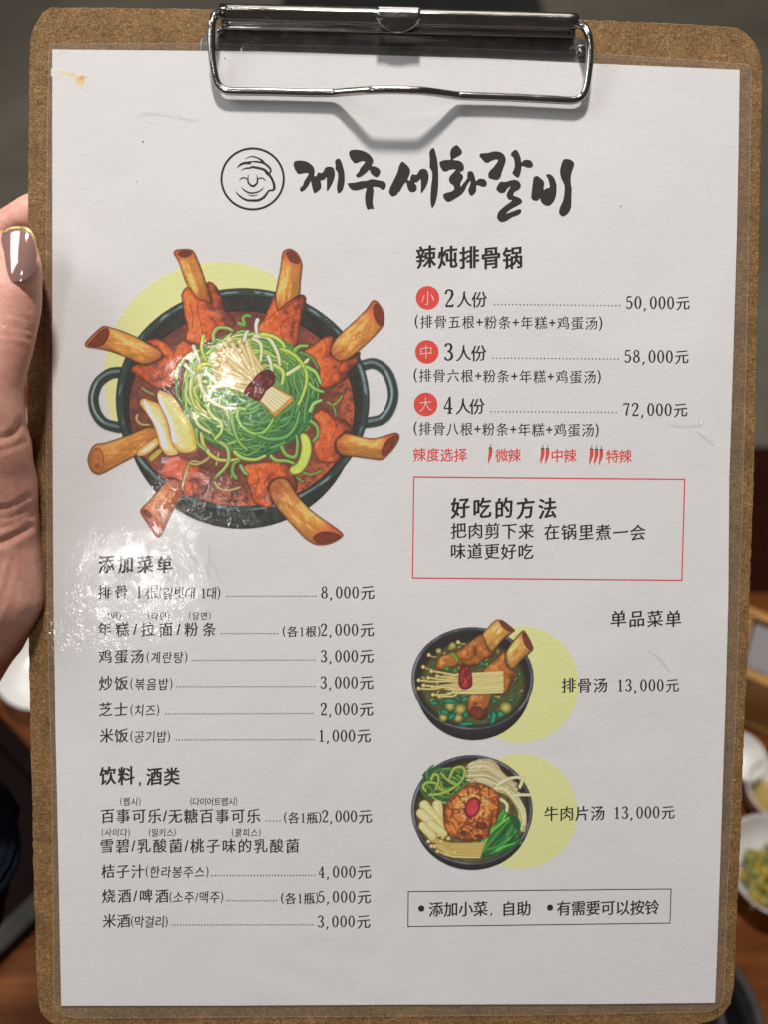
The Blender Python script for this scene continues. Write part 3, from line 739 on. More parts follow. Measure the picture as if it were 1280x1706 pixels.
BH = dict(ex=.030, ey=.014, xs=.87)      # headings
BN = dict(ex=.016, ey=.002)     # running text
B = Lines(m_ink, 'dish_lettering')
SL = .0095
B.text('辣炖排骨锅', 694.7, 870, 428.5, 37.5, slope=SL, **BH)
for k, (n_, y, x0, x1, dx0, dx1, px0, px1, price, desc, a0, a1) in enumerate([
    ('2', 497, 743, 812, 824.6, 1032.6, 1044.5, 1149.3, '50,000', '五', 692, 1004),
    ('3', 586.5, 742, 811, 822.6, 1030.6, 1042, 1147.3, '58,000', '六', 690, 1001.5),
    ('4', 675, 741, 808, 819.4, 1027.4, 1039.8, 1145.3, '72,000', '八', 690, 998)]):
    B.text(n_, x0, x0 + 15.5, y, 30, fig=29, ex=.02)
    B.text('人份', x0 + 19, x1, y + 1.8, 27, slope=SL, ex=.016, ey=.002)
    B.text(price + '元', px0, px1, y + 7.2, 24, fig=21.5, slope=SL, ex=.017, ey=.003)
    B.text('(排骨' + desc + '根+粉条+年糕+鸡蛋汤)', a0, a1, y + 39.2, 22.5, xs=.93, par_em=25, slope=SL, ex=.008, ey=-.004)
B.text('好吃的方法', 752.5, 927, 846, 35, slope=.006, **BH)
B.text('把肉剪下来', 752.5, 890, 884, 27, slope=.008, ex=.017, ey=.003)
B.text('在锅里煮一会', 907.9, 1075.6, 886, 27, slope=.008, ex=.017, ey=.003)
B.text('味道更好吃', 752.5, 889, 918, 27, slope=.008, ex=.017, ey=.003)
B.text('单品菜单', 1018.6, 1135, 1030.5, 28, slope=.002, ex=.018, ey=.004)
B.text('排骨汤', 937, 1011.9, 1141.5, 25, ex=.017, ey=.003)
B.text('13,000元', 1029.4, 1131.4, 1141.5, 23.5, fig=20.5, ex=.015, ey=.003)
B.text('牛肉片汤', 908.3, 1007.5, 1355, 25, slope=-.010, ex=.017, ey=.003)
B.text('13,000元', 1023.8, 1124.2, 1353.5, 23.5, fig=20.5, slope=-.010, ex=.015, ey=.003)
B = Lines(m_inkgrey, 'dish_lettering')
B.text('添加菜单', 164.4, 286, 940, 30, **BH)
B.text('排骨', 163, 212, 986, 24, **BN); B.text('1根', 227, 264, 986, 24, fig=20, **BN)
B.text('(갈빗대 1대)', 265, 366.7, 988, 23, fig=17, ko_em=20, par_em=23.5)
rows = [('8,000', 536, 623.5, 987), ('2,000', 535, 622.6, 1049), ('3,000', 535, 622, 1093), ('3,000', 534.5, 621.8, 1137), ('2,000', 534.5, 621.4, 1181), ('1,000', 530.8, 617.3, 1225.3)]
for p_, a0, a1, y in rows: B.text(p_ + '元', a0, a1, y, 24.5, fig=20.3, **BN)
for t_, a0, a1 in (('(떡)', 179.4, 201), ('(라면)', 246.4, 282.2), ('(당면)', 314.7, 350.4)): B.text(t_, a0, a1, 1026, 14, ko_em=13.5, par_em=14.5)
B.text('年糕/拉面/粉条', 163, 359.4, 1048.3, 24, **BN); B.text('(各1根)', 471, 533.3, 1052, 19, fig=15.5, par_em=18.5, **BN)
B.text('鸡蛋汤', 164.4, 238.7, 1093.5, 23.5, **BN); B.text('(계란탕)', 244, 311.8, 1095, 20, ko_em=19, par_em=21)
B.text('炒饭', 165, 213, 1138, 24, **BN); B.text('(볶음밥)', 217, 287, 1139.5, 20, ko_em=19.5, par_em=21)
B.text('芝士', 165, 212, 1181.5, 24, **BN); B.text('(치즈)', 217, 265, 1183, 20, ko_em=19.5, par_em=21)
B.text('米饭', 166.4, 213, 1225, 24, **BN); B.text('(공기밥)', 217, 283, 1227, 20, ko_em=19.5, par_em=21)
B.name = 'drink_lettering'
B.text('饮料', 166, 223, 1292, 31, **BH); B.text(',', 231, 240, 1292, 30, fig=26); B.text('酒类', 244, 298.4, 1293, 30, **BH)
for t_, a0, a1, y in (('(펩시)', 200, 234, 1335), ('(다이어트펩시)', 316.7, 395, 1335), ('(사이다)', 169, 216, 1386.5), ('(밀키스)', 247.7, 292.3, 1386.5), ('(쿨피스)', 385.8, 433.7, 1386.5)):
    B.text(t_, a0, a1, y, 14, ko_em=13.5, par_em=15)
B.text('百事可乐/无糖百事可乐', 168.4, 433.3, 1359, 24.5, **BN); B.text('(各1瓶)', 473, 535, 1362, 20, fig=16, par_em=19.5, **BN)
B.text('雪碧/乳酸菌/桃子味的乳酸菌', 167.6, 497.5, 1408.6, 24, **BN)
B.text('桔子汁', 169, 240, 1451, 23.5, **BN); B.text('(한라봉주스)', 242.4, 347, 1452, 21, ko_em=19.5, par_em=21)
B.text('烧酒/啤酒', 170, 280, 1492, 23.5, **BN); B.text('(소주/맥주)', 282, 371.6, 1494, 21, ko_em=19.5, par_em=21)
B.text('(各1瓶)', 468, 530, 1496, 20, fig=16, par_em=19.5, **BN)
B.text('米酒', 171.3, 216.4, 1533.3, 23.5, **BN); B.text('(막걸리)', 218, 279, 1535, 21, ko_em=19.5, par_em=21)
for p_, a0, a1, y in (('2,000', 537, 619.4, 1359.5), ('4,000', 531, 617.8, 1452), ('5,000', 531, 617.3, 1493.5), ('3,000', 530, 616.5, 1534.5)): B.text(p_ + '元', a0, a1, y, 24, fig=19.8, **BN)
B = Lines(m_dot, 'dotted_leader')
for a0, a1, y0, y1 in ((824.6, 1032.6, 507.5, 509.5), (822.6, 1030.6, 596.8, 598.4), (819.4, 1027.4, 686, 687.4), (378, 526, 993.3, 993.3), (368.7, 462, 1055.4, 1055.4), (320, 524.3, 1100.2, 1099.6), (294.4, 523.5, 1144, 1143.6), (276.5, 521, 1188.9, 1188.4), (293.6, 522, 1232.3, 1231.8),
                        (444, 466, 1367, 1367), (353, 524, 1458.3, 1457.8), (377.7, 460, 1500.2, 1500), (286, 521, 1540.3, 1540)): B.dots(a0, a1, y0, y1)

# red badges, spice choice, frames
for ch, x, y in (('小', 713, 496.5), ('中', 711.8, 586.5), ('大', 709.8, 674)):
    b_ = Print(); b_.disc(x, y, 19.6, 48); bo = b_.build('red_badge', m_red, menu)
    g_ = Print(); g_.text(ch, x - 10.5, x + 10.5, y, 24.5, xs=.9, ex=-.016, ey=-.016); g_.build('badge_character', m_whiteink, bo, 0.00007)
B = Lines(m_red, 'spice_choice_lettering')
for t_, a0, a1, y in (('辣度选择', 689, 778.4, 757.5), ('微辣', 826, 868.4, 758.5), ('中辣', 920, 961, 759), ('特辣', 1010.6, 1053, 760)): B.text(t_, a0, a1, y, 22.5, slope=.006, ex=.012, ey=.006)
for x, y in ((817.5, 746), (904.5, 747), (912.5, 747.5), (986, 748), (994, 748.5), (1002, 749)):
    b_ = Print()
    q = crom(np.array([(x + .2, y + .4, 3.5), (x + .6, y + 4, 6.0), (x + .4, y + 10, 5.8), (x - 1.3, y + 17, 4.2), (x - 2.6, y + 23, 1.8), (x - 2.0, y + 26.5, .5)]), False, 4)
    b_.ribbon(q[:, :2], q[:, 2]); bo = b_.build('chilli_icon', m_red, menu)
    g_ = Print(); g_.ribbon([(x + 1.2, y - 6.5), (x + .6, y - 3), (x + .3, y)], [.9, 1.1, 1.6]); g_.ribbon([(x - 2.6, y + .6), (x + .3, y + .2), (x + 3.4, y + .8)], [1.8, 2.8, 1.8]); g_.build('stem', m_green, bo, 0.00007)
def frame(name, c, wpx, mat):
    b_ = Print()
    for i in range(4):
        a = np.array(c[i]); d = np.array(c[(i + 1) % 4]); u = (d - a) / np.linalg.norm(d - a) * wpx / 2
        b_.ribbon([a - u, d + u * .98], wpx)
    return b_.build(name, mat, menu)
frame('red_frame', [(690, 794.7), (1141.4, 798.7), (1136.6, 966.9), (688, 962.9)], 2.1, m_redline)
frame('notice_frame', [(680.8, 1484.9), (1118.7, 1480.5), (1116.8, 1537.2), (680.3, 1543)], 1.5, m_inkgrey)
for x, y in ((702.6, 1513), (917.2, 1511.5)):
    b_ = Print(); b_.disc(x, y, 5.2, 20); b_.build('bullet', m_ink, menu)
B = Lines(m_ink, 'notice_lettering')
B.text('添加小菜', 715.7, 813, 1514, 25, slope=-.010, ex=.020, ey=.006); B.text(',', 818, 825, 1513, 25, fig=18); B.text('自助', 840, 884.3, 1513, 25, slope=-.010, ex=.020, ey=.006)
B.text('有需要可以按铃', 928.8, 1098.4, 1512.5, 25, slope=-.011, ex=.020, ey=.006)
bpy.data.objects.remove(_tmpo)

# ------------------------------------------------------------------ printed pictures: painted stroke by stroke, laid on the sheet
class Lat:
    def __init__(s, seed): s.g = np.random.default_rng(seed).random((256, 256))
    def __call__(s, x, y, oct=3):
        r = np.zeros_like(x, float); a = 1.0; t = 0.0
        for k in range(oct):
            xi = np.floor(x).astype(int); yi = np.floor(y).astype(int); u = x - xi; v = y - yi
            u = u * u * (3 - 2 * u); v = v * v * (3 - 2 * v); g = s.g
            r += a * ((g[yi % 256, xi % 256] * (1 - u) + g[yi % 256, (xi + 1) % 256] * u) * (1 - v) + (g[(yi + 1) % 256, xi % 256] * (1 - u) + g[(yi + 1) % 256, (xi + 1) % 256] * u) * v)
            t += a; a *= .55; x = x * 2.03 + 17.3; y = y * 2.03 + 5.1
        return r / t
fb1, fb2 = Lat(3), Lat(9)
def ss(a, b, x): t = np.clip((x - a) / (b - a), 0, 1); return t * t * (3 - 2 * t)
def C(*c): return np.array(c, float)

class Canvas:
    def __init__(s, x0, y0, x1, y1):
        s.x0, s.y0 = x0, y0; s.w, s.h = x1 - x0, y1 - y0
        s.X, s.Y = np.meshgrid(np.arange(s.w) + x0 + .5, np.arange(s.h) + y0 + .5)
        s.c = np.zeros((s.h, s.w, 3)); s.c[:] = (210, 206, 204); s.a = np.zeros((s.h, s.w))
    def win(s, pts, pad):
        a = np.floor(np.min(pts, 0) - pad).astype(int); b = np.ceil(np.max(pts, 0) + pad).astype(int)
        return (slice(max(0, a[1] - s.y0), max(0, min(s.h, b[1] - s.y0))), slice(max(0, a[0] - s.x0), max(0, min(s.w, b[0] - s.x0))))
    def put(s, W, col, cov):
        cv = cov[..., None]; s.c[W] = s.c[W] * (1 - cv) + col * cv; s.a[W] = s.a[W] + cov * (1 - s.a[W])
    def ellipse(s, cx, cy, rx, ry, fun, rot=0.0, alpha=1.0, soft=.6):
        m = max(rx, ry) + 3; W = s.win(np.array([(cx - m, cy - m), (cx + m, cy + m)]), 0); X, Y = s.X[W], s.Y[W]
        dx, dy = X - cx, Y - cy; u = dx * math.cos(rot) + dy * math.sin(rot); v = -dx * math.sin(rot) + dy * math.cos(rot)
        k = np.sqrt((u / rx) ** 2 + (v / ry) ** 2); d = (1 - k) * min(rx, ry)
        cov = np.clip(d / (2 * soft) + .5, 0, 1) * alpha
        col = fun(X, Y, k) if callable(fun) else np.asarray(fun, float)
        s.put(W, col, cov)
    def segdist(s, X, Y, p):
        D = np.full(X.shape, 1e9)
        for a, b in zip(p[:-1], p[1:]):
            d = b - a; L = max(d @ d, 1e-9); t = np.clip(((X - a[0]) * d[0] + (Y - a[1]) * d[1]) / L, 0, 1)
            D = np.minimum(D, np.hypot(X - a[0] - t * d[0], Y - a[1] - t * d[1]))
        return D
    def shape(s, pts, fun, n=4, out=None, ow=1.1, smooth=True):
        p = crom(pts, True, n) if smooth else np.asarray(pts, float)
        W = s.win(p, 2); X, Y = s.X[W], s.Y[W]; cov = np.zeros(X.shape)
        for ox in (-.25, .25):
            for oy in (-.25, .25):
                ins = np.zeros(X.shape, bool); q = np.roll(p, -1, 0)
                for a, b in zip(p, q):
                    if a[1] == b[1]: continue
                    hit = ((a[1] > Y + oy) != (b[1] > Y + oy)) & (X + ox < (b[0] - a[0]) * (Y + oy - a[1]) / (b[1] - a[1]) + a[0])
                    ins ^= hit
                cov += ins * .25
        cl = np.vstack([p, p[:1]]); D = s.segdist(X, Y, cl)
        col = fun(X, Y, D) if callable(fun) else np.broadcast_to(np.asarray(fun, float), X.shape + (3,))
        s.put(W, col, cov)
        if out is not None: s.put(W, np.asarray(out, float), np.clip(ow / 2 + .5 - D, 0, 1) * .85)
    def strand(s, pts, w0, w1, col, edge=None, hi=None, n=5, raw=False, ew=1.0):
        p = np.asarray(pts, float) if raw else crom(pts, False, n); N = len(p)
        t = np.linspace(0, 1, N); hw = (w0 + (w1 - w0) * t) / 2
        if w1 < w0 * .7 or True: hw = hw * np.clip(np.minimum(t, 1 - t) * 9 + .45, 0, 1)
        W = s.win(p, max(w0, w1) / 2 + 3); X, Y = s.X[W], s.Y[W]
        if X.size == 0: return
        body = np.zeros(X.shape); rim = np.zeros(X.shape); hl = np.zeros(X.shape)
        for i in range(N - 1):
            a, b = p[i], p[i + 1]; m = hw[i] + 2.5
            lo = np.minimum(a, b) - m; up = np.maximum(a, b) + m
            xs_ = slice(max(0, int(lo[0] - s.x0 - W[1].start)), max(0, int(up[0] - s.x0 - W[1].start) + 1)); ys_ = slice(max(0, int(lo[1] - s.y0 - W[0].start)), max(0, int(up[1] - s.y0 - W[0].start) + 1))
            x, y = X[ys_, xs_], Y[ys_, xs_]
            if x.size == 0: continue
            d = b - a; L = max(d @ d, 1e-9); tt = np.clip(((x - a[0]) * d[0] + (y - a[1]) * d[1]) / L, 0, 1)
            D = np.hypot(x - a[0] - tt * d[0], y - a[1] - tt * d[1])
            body[ys_, xs_] = np.maximum(body[ys_, xs_], np.clip(hw[i] - D + .5, 0, 1))
            if edge is not None: rim[ys_, xs_] = np.maximum(rim[ys_, xs_], np.clip(hw[i] + ew - D + .5, 0, 1))
            if hi is not None:
                D2 = np.hypot(x + hw[i] * .3 - a[0] - tt * d[0], y + hw[i] * .35 - a[1] - tt * d[1]); hl[ys_, xs_] = np.maximum(hl[ys_, xs_], np.clip(hw[i] * .45 - D2 + .5, 0, 1))
        if edge is not None: s.put(W, np.asarray(edge, float), rim * .75)
        s.put(W, np.asarray(col, float), body)
        if hi is not None: s.put(W, np.asarray(hi, float), hl * .6)
    def emit(s, name, z=0.00003):
        A_ = s.a > 0.012
        cell = A_[:-1, :-1] | A_[1:, :-1] | A_[:-1, 1:] | A_[1:, 1:]
        use = np.zeros(A_.shape, bool)
        for dy in (0, 1):
            for dx in (0, 1): use[dy:dy + s.h - 1, dx:dx + s.w - 1] |= cell
        idx = np.full(A_.shape, -1); idx[use] = np.arange(use.sum())
        V = Pz(s.X[use], s.Y[use], z)
        ys, xs_ = np.nonzero(cell)
        Fq = np.stack([idx[ys + 1, xs_], idx[ys + 1, xs_ + 1], idx[ys, xs_ + 1], idx[ys, xs_]], 1)
        me = bpy.data.meshes.new(name); me.vertices.add(len(V)); me.vertices.foreach_set('co', V.ravel())
        me.loops.add(Fq.size); me.loops.foreach_set('vertex_index', Fq.ravel().astype(np.int32))
        me.polygons.add(len(Fq)); me.polygons.foreach_set('loop_start', np.arange(0, Fq.size, 4, dtype=np.int32)); me.polygons.foreach_set('loop_total', np.full(len(Fq), 4, np.int32))
        me.update(calc_edges=True)
        al = s.a[use][:, None]; col = alb(s.c[use]) * al + PAPER * (1 - al)
        at = me.color_attributes.new('Col', 'FLOAT_COLOR', 'POINT'); at.data.foreach_set('color', np.concatenate([col, np.ones((len(col), 1))], 1).astype(np.float32).ravel())
        return link(name, me, m_print, menu)

def zp(o, s, pts): return np.array(pts, float) / s + np.array(o, float)
DK = C(58, 26, 18)
def yellow(X, Y, k):
    f = fb1(X / 2.2, Y / 2.2, 2)[..., None]; return C(228, 213, 146) + (f - .5) * C(24, 22, 34)
def mixc(a, b, t): return a + (b - a) * t[..., None]

def meat(dark, mid, bright, seed, side):
    """side: unit direction the lit face of the meat looks to"""
    def f(X, Y, D):
        cx, cy = X.mean(), Y.mean(); r = max(np.ptp(X), np.ptp(Y)) / 2
        n = fb1(X / 9 + seed, Y / 9, 4); n2 = fb2(X / 4 + seed, Y / 5, 3)
        t = ((X - cx) * side[0] + (Y - cy) * side[1]) / r * .62 + .56 + (n - .5) * .95
        c = mixc(dark, mid, ss(.2, .55, t)); c = mixc(c, bright, ss(.55, .85, t) * (.55 + .45 * ss(.35, .6, n2)))
        c = c * (.70 + .30 * ss(0, 6, D))[..., None] * (1 + (n2 - .5) * .22)[..., None]
        return c
    return f
def bonef(a, b, light, midc, tipc, seed):
    a = np.array(a, float); b = np.array(b, float); ax = b - a; L = np.hypot(*ax); ax = ax / L; nr = np.array((-ax[1], ax[0]))
    if nr[0] * -.6 + nr[1] * -.8 < 0: nr = -nr
    def f(X, Y, D):
        t = ((X - a[0]) * ax[0] + (Y - a[1]) * ax[1]) / L; u = (X - a[0]) * nr[0] + (Y - a[1]) * nr[1]; u = u / max(6, np.abs(u).max())
        n = fb1((X * ax[0] + Y * ax[1]) / 16 + seed, (X * nr[0] + Y * nr[1]) / 4.5, 3); n2 = fb2(X / 3 + seed, Y / 3, 2)
        l = ss(-.55, .35, u + (n - .5) * .9) * (1 - .55 * ss(.45, .95, u))
        c = mixc(midc * .80, midc * 1.12, l); c = mixc(c, light, ss(.62, .95, l) * ss(.35, .65, n) * .75)
        c = mixc(c, tipc, ss(.72, 1.02, t + (n - .5) * .25) * .85); c = mixc(c, tipc * .8, ss(.28, -.05, t) * .6)
        c = c * (.68 + .32 * ss(0, 5, D))[..., None] * (1 + (n2 - .5) * .16)[..., None]
        return c
    return f
def marrow(X, Y, D):
    n = fb2(X / 4, Y / 4, 3); return mixc(C(92, 38, 26), C(142, 66, 44), n * ss(0, 4, D))

# ---- the big rib pot
K = Canvas(135, 400, 675, 925)
K.ellipse(365, 628.4, 192.5, 192.5, yellow, soft=1.2)
pd, pdl = C(38, 44, 42), C(120, 140, 142)
def iron(X, Y, k): n = fb1(X / 7, Y / 7, 3); return C(36, 42, 38) + (n - .5)[..., None] * C(26, 28, 26)
for pth in ([(205, 621), (184, 623), (164, 638), (155.5, 663), (160, 688), (175, 706), (203, 714)], [(596, 613), (622, 606), (644, 620), (655, 650), (652, 677), (636, 699), (600, 706)]):
    K.strand(pth, 17, 17, C(44, 54, 52), edge=C(22, 24, 24), n=8, ew=1.2)
    q = np.array(pth) + ((-2.4, -2.2) if pth[0][0] < 400 else (-1.8, -2.4))
    K.strand(q, 5, 5, C(96, 116, 116), n=8); K.strand(q[2:6], 2.2, 2.2, C(150, 166, 165), n=8)
K.ellipse(402, 693, 193, 188.5, lambda X, Y, k: np.zeros(3) + C(18, 20, 18))
K.ellipse(402, 692.5, 192, 187.5, iron)
K.ellipse(404.4, 667, 211.5, 186.5, C(20, 24, 23))
def rimc(X, Y, k):
    an = np.arctan2(Y - 667, X - 404); n = fb1(an * 9, k * 30, 3)
    l = ss(.45, .7, n) * ss(.958, .972, k) * ss(.995, .978, k); return mixc(C(48, 60, 58), C(128, 146, 148), l * .9)
K.ellipse(404.4, 667, 210, 185, rimc)
K.ellipse(404.4, 667.5, 199.5, 175.5, C(30, 32, 30))
K.ellipse(404.4, 668, 198.5, 174.5, lambda X, Y, k: C(42, 40, 36) + (fb1(X / 6, Y / 6, 3) - .5)[..., None] * C(30, 26, 24))
def soup(X, Y, k):
    n = fb1(X / 14, Y / 14, 4); n2 = fb2(X / 5, Y / 5, 3)
    r = ss(.72, 1.0, k) * ss(-60, 120, (X - 400) * .5 + (Y - 660) * .6)
    c = mixc(C(98, 54, 46), C(126, 66, 52), ss(.3, .7, n)); c = mixc(c, C(180, 88, 56), r * ss(.25, .6, n2) * .9)
    return c * (1 + (n2 - .5) * .3)[..., None]
K.ellipse(402.5, 680, 189, 163, C(30, 22, 18)); K.ellipse(402.5, 681, 187.5, 162, soup)
K.ellipse(300, 850, 9, 4, C(190, 130, 120), alpha=.3)
Z2, S2 = (130, 400), 4.7407; Z3, S3 = (400, 400), 4.5714; Z4 = (130, 640); Z5 = (400, 640)
DM, MM, BM = C(116, 56, 42), C(194, 86, 48), C(236, 118, 60)
BL, BMd, BT = C(236, 190, 110), C(204, 134, 62), C(190, 84, 48)
ins = lambda o, s, p, f, **k: K.shape(zp(o, s, p), f, **k)
def bone(o, s, poly, cut, a, b, seed, light=BL, mid=BMd, tip=BT):
    K.shape(zp(o, s, poly), bonef(zp(o, s, [a])[0], zp(o, s, [b])[0], light, mid, tip, seed), out=DK, ow=1.4)
    K.shape(zp(o, s, cut), marrow, out=C(120, 52, 34), ow=1.2)
def cracks(o, s, lst, col=C(96, 36, 24), w=1.1):
    for l in lst: K.strand(zp(o, s, l), w, w * .7, col)
# upper left
bone(Z2, S2, [(755,112),(768,84),(805,76),(880,76),(918,100),(950,170),(1000,310),(1055,495),(1040,520),(970,500),(905,430),(855,345),(815,230),(780,150)], [(790,105),(830,86),(880,88),(900,105),(872,130),(830,138),(798,126)], (960,450), (840,100), 2)
ins(Z2, S2, [(850,380),(880,382),(915,430),(960,470),(1005,476),(1055,500),(1040,420),(1018,340),(1060,340),(1105,392),(1140,480),(1165,570),(1205,590),(1240,670),(1160,700),(1080,760),(1000,820),(900,815),(850,775),(862,690),(840,600),(825,490),(818,430)], meat(DM, MM, BM, 3, (-.95, .1)), out=DK)
cracks(Z2, S2, [[(950,480),(945,560),(975,690),(985,790)],[(880,500),(905,600),(900,700)],[(1055,500),(1080,560)],[(1165,570),(1180,610)],[(860,640),(855,720),(840,780)]])
# left
bone(Z2, S2, [(55,832),(64,802),(130,735),(190,686),(228,684),(330,715),(430,755),(560,822),(650,870),(664,905),(640,945),(540,985),(470,968),(360,920),(250,880),(130,856),(75,850)], [(80,828),(112,790),(170,728),(222,697),(246,730),(230,785),(190,833),(122,846)], (600,920), (140,780), 7, tip=C(196, 92, 52))
ins(Z2, S2, [(540,800),(600,782),(650,790),(710,822),(755,868),(800,810),(830,790),(890,830),(930,872),(880,920),(830,960),(780,1040),(775,1110),(720,1170),(640,1180),(560,1135),(440,1060),(418,1015),(470,978),(540,990),(640,950),(668,908),(640,868),(580,830)], meat(DM, MM, BM, 11, (-.1, -.3)), out=DK)
cracks(Z2, S2, [[(668,908),(700,930),(720,1000),(690,1080)],[(760,868),(745,930)],[(560,1010),(610,1060),(650,1070)]])
# top right
bone(Z3, S3, [(320,112),(345,76),(390,72),(440,108),(470,172),(472,215),(460,330),(448,450),(380,520),(300,560),(255,545),(262,450),(300,250)], [(350,100),(385,84),(425,112),(452,168),(432,182),(385,165),(360,130)], (340,500), (395,130), 13)
ins(Z3, S3, [(262,415),(275,480),(290,530),(330,500),(390,455),(450,418),(490,424),(502,465),(470,580),(445,690),(432,800),(360,800),(300,770),(250,725),(150,712),(136,660),(180,600),(215,520)], meat(DM, MM, BM, 17, (-.7, .3)), out=DK)
cracks(Z3, S3, [[(440,560),(330,620),(310,690),(330,760)],[(290,530),(240,580),(180,620)],[(450,440),(370,500),(330,520)]])
# right
bone(Z3, S3, [(1008,465),(1050,474),(1095,550),(1100,620),(1082,668),(1000,760),(900,850),(800,922),(740,925),(690,880),(690,812),(760,720),(870,620),(960,530)], [(1020,500),(1050,492),(1085,560),(1090,630),(1070,658),(1032,612),(1016,550)], (740,880), (1055,570), 19)
ins(Z3, S3, [(485,850),(560,800),(655,735),(710,745),(690,820),(700,880),(770,925),(850,900),(912,850),(900,920),(830,1000),(800,1060),(700,1120),(640,1130),(590,1100),(600,1000),(560,920)], meat(DM, MM, BM, 23, (-.6, -.1)), out=DK)
cracks(Z3, S3, [[(770,925),(750,980),(700,1030),(690,1090)],[(700,880),(680,830)],[(640,760),(660,830),(650,870)]])
# lower right
ins(Z5, S3, [(556,240),(620,195),(680,230),(720,265),(800,272),(838,330),(842,372),(795,372),(735,430),(722,500),(768,550),(760,582),(680,602),(600,582),(556,480),(580,380),(592,310)], meat(DM, MM, BM, 29, (-.55, -.1)), out=DK)
bone(Z5, S3, [(760,400),(800,372),(900,395),(1000,415),(1080,400),(1180,372),(1215,395),(1200,450),(1140,530),(1080,578),(1000,572),(880,555),(770,540),(728,490),(732,430)], [(1080,500),(1120,430),(1188,388),(1202,418),(1150,500),(1092,550)], (760,470), (1150,480), 31)
cracks(Z5, S3, [[(720,270),(730,340),(690,430),(690,520)],[(740,275),(790,300),(830,340)],[(620,470),(640,540)]])
# bottom
ins(Z5, S3, [(20,640),(60,605),(130,600),(250,585),(330,596),(385,650),(432,740),(425,815),(370,760),(310,712),(240,740),(212,800),(250,920),(195,938),(110,905),(70,800),(45,720)], meat(DM, MM, BM, 37, (-.35, -.35)), out=DK)
bone(Z5, S3, [(215,810),(235,745),(310,712),(370,740),(430,840),(530,950),(650,1040),(760,1118),(782,1160),(700,1212),(600,1228),(510,1190),(420,1100),(330,1000),(250,900)], [(555,1170),(620,1126),(700,1130),(768,1160),(690,1203),(600,1214)], (300,800), (650,1170), 41)
cracks(Z5, S3, [[(212,800),(180,760),(230,700),(310,690)],[(110,640),(140,720),(110,800),(120,880)],[(330,600),(350,680)]])
# lower left pair
ins(Z4, S2, [(690,600),(760,562),(860,590),(960,640),(1055,700),(1040,790),(980,872),(900,892),(838,878),(800,800),(745,742),(680,745),(650,690)], meat(DM, MM, C(205, 84, 56), 43, (-.6, -.2)), out=DK)
bone(Z4, S2, [(495,990),(560,920),(640,830),(710,755),(780,748),(832,800),(825,880),(760,980),(690,1130),(660,1190),(625,1212),(590,1170),(540,1090),(500,1030)], [(508,998),(545,995),(588,1048),(562,1056),(525,1032)], (770,800), (580,1090), 47, light=C(224, 160, 96), mid=C(186, 100, 52), tip=C(172, 70, 42))
bone(Z4, S2, [(75,600),(100,520),(140,475),(220,462),(400,402),(560,338),(640,380),(600,470),(450,570),(320,640),(200,705),(150,715),(100,680)], [(100,600),(118,540),(150,505),(185,530),(200,600),(185,670),(150,700),(115,660)], (600,420), (110,600), 53, light=C(222, 160, 90), mid=C(196, 124, 58), tip=C(190, 112, 52))
K.shape(zp(Z4, S2, [(100,600),(118,540),(150,505),(185,530),(198,600),(185,670),(150,700),(115,660)]), lambda X, Y, D: mixc(C(150, 82, 40), C(206, 132, 64), fb1(X / 5, Y / 5, 3)), out=C(130, 66, 34))
K.ellipse(*zp(Z4, S2, [(150,650)])[0], 4, 5, C(130, 68, 34), alpha=.7)
# loose strands on the soup
gs = [C(110, 140, 70), C(142, 150, 78), C(160, 148, 84)]
for i, p in enumerate([[(470,240),(462,280),(500,318),(560,322)],[(500,30),(545,60),(600,85)],[(820,830),(880,625),(970,615),(1040,570)],[(870,620),(930,635),(1000,610),(1040,570)],[(1185,560),(1160,660),(1085,740)],[(1210,740),(1220,650),(1270,600)],[(1075,770),(1110,820),(1180,840),(1280,815)],[(1110,540),(1090,640)]]):
    K.strand(zp(Z4, S2, p), 4.2, 3.0, C(168, 150, 84) if i != 1 else C(120, 128, 74), edge=C(74, 54, 30), hi=C(206, 190, 124))
for p in [[(660,135),(710,175),(730,240)],[(705,165),(750,130),(775,90)],[(480,670),(540,690),(620,660)],[(430,710),(480,745)],[(540,275),(590,340),(580,400),(550,440)],[(510,290),(520,340),(470,360)],[(0,610),(25,660),(50,680)]]:
    K.strand(zp(Z5, S3, p), 4.0, 2.4, C(112, 140, 66), edge=C(52, 56, 30), hi=C(160, 180, 96))
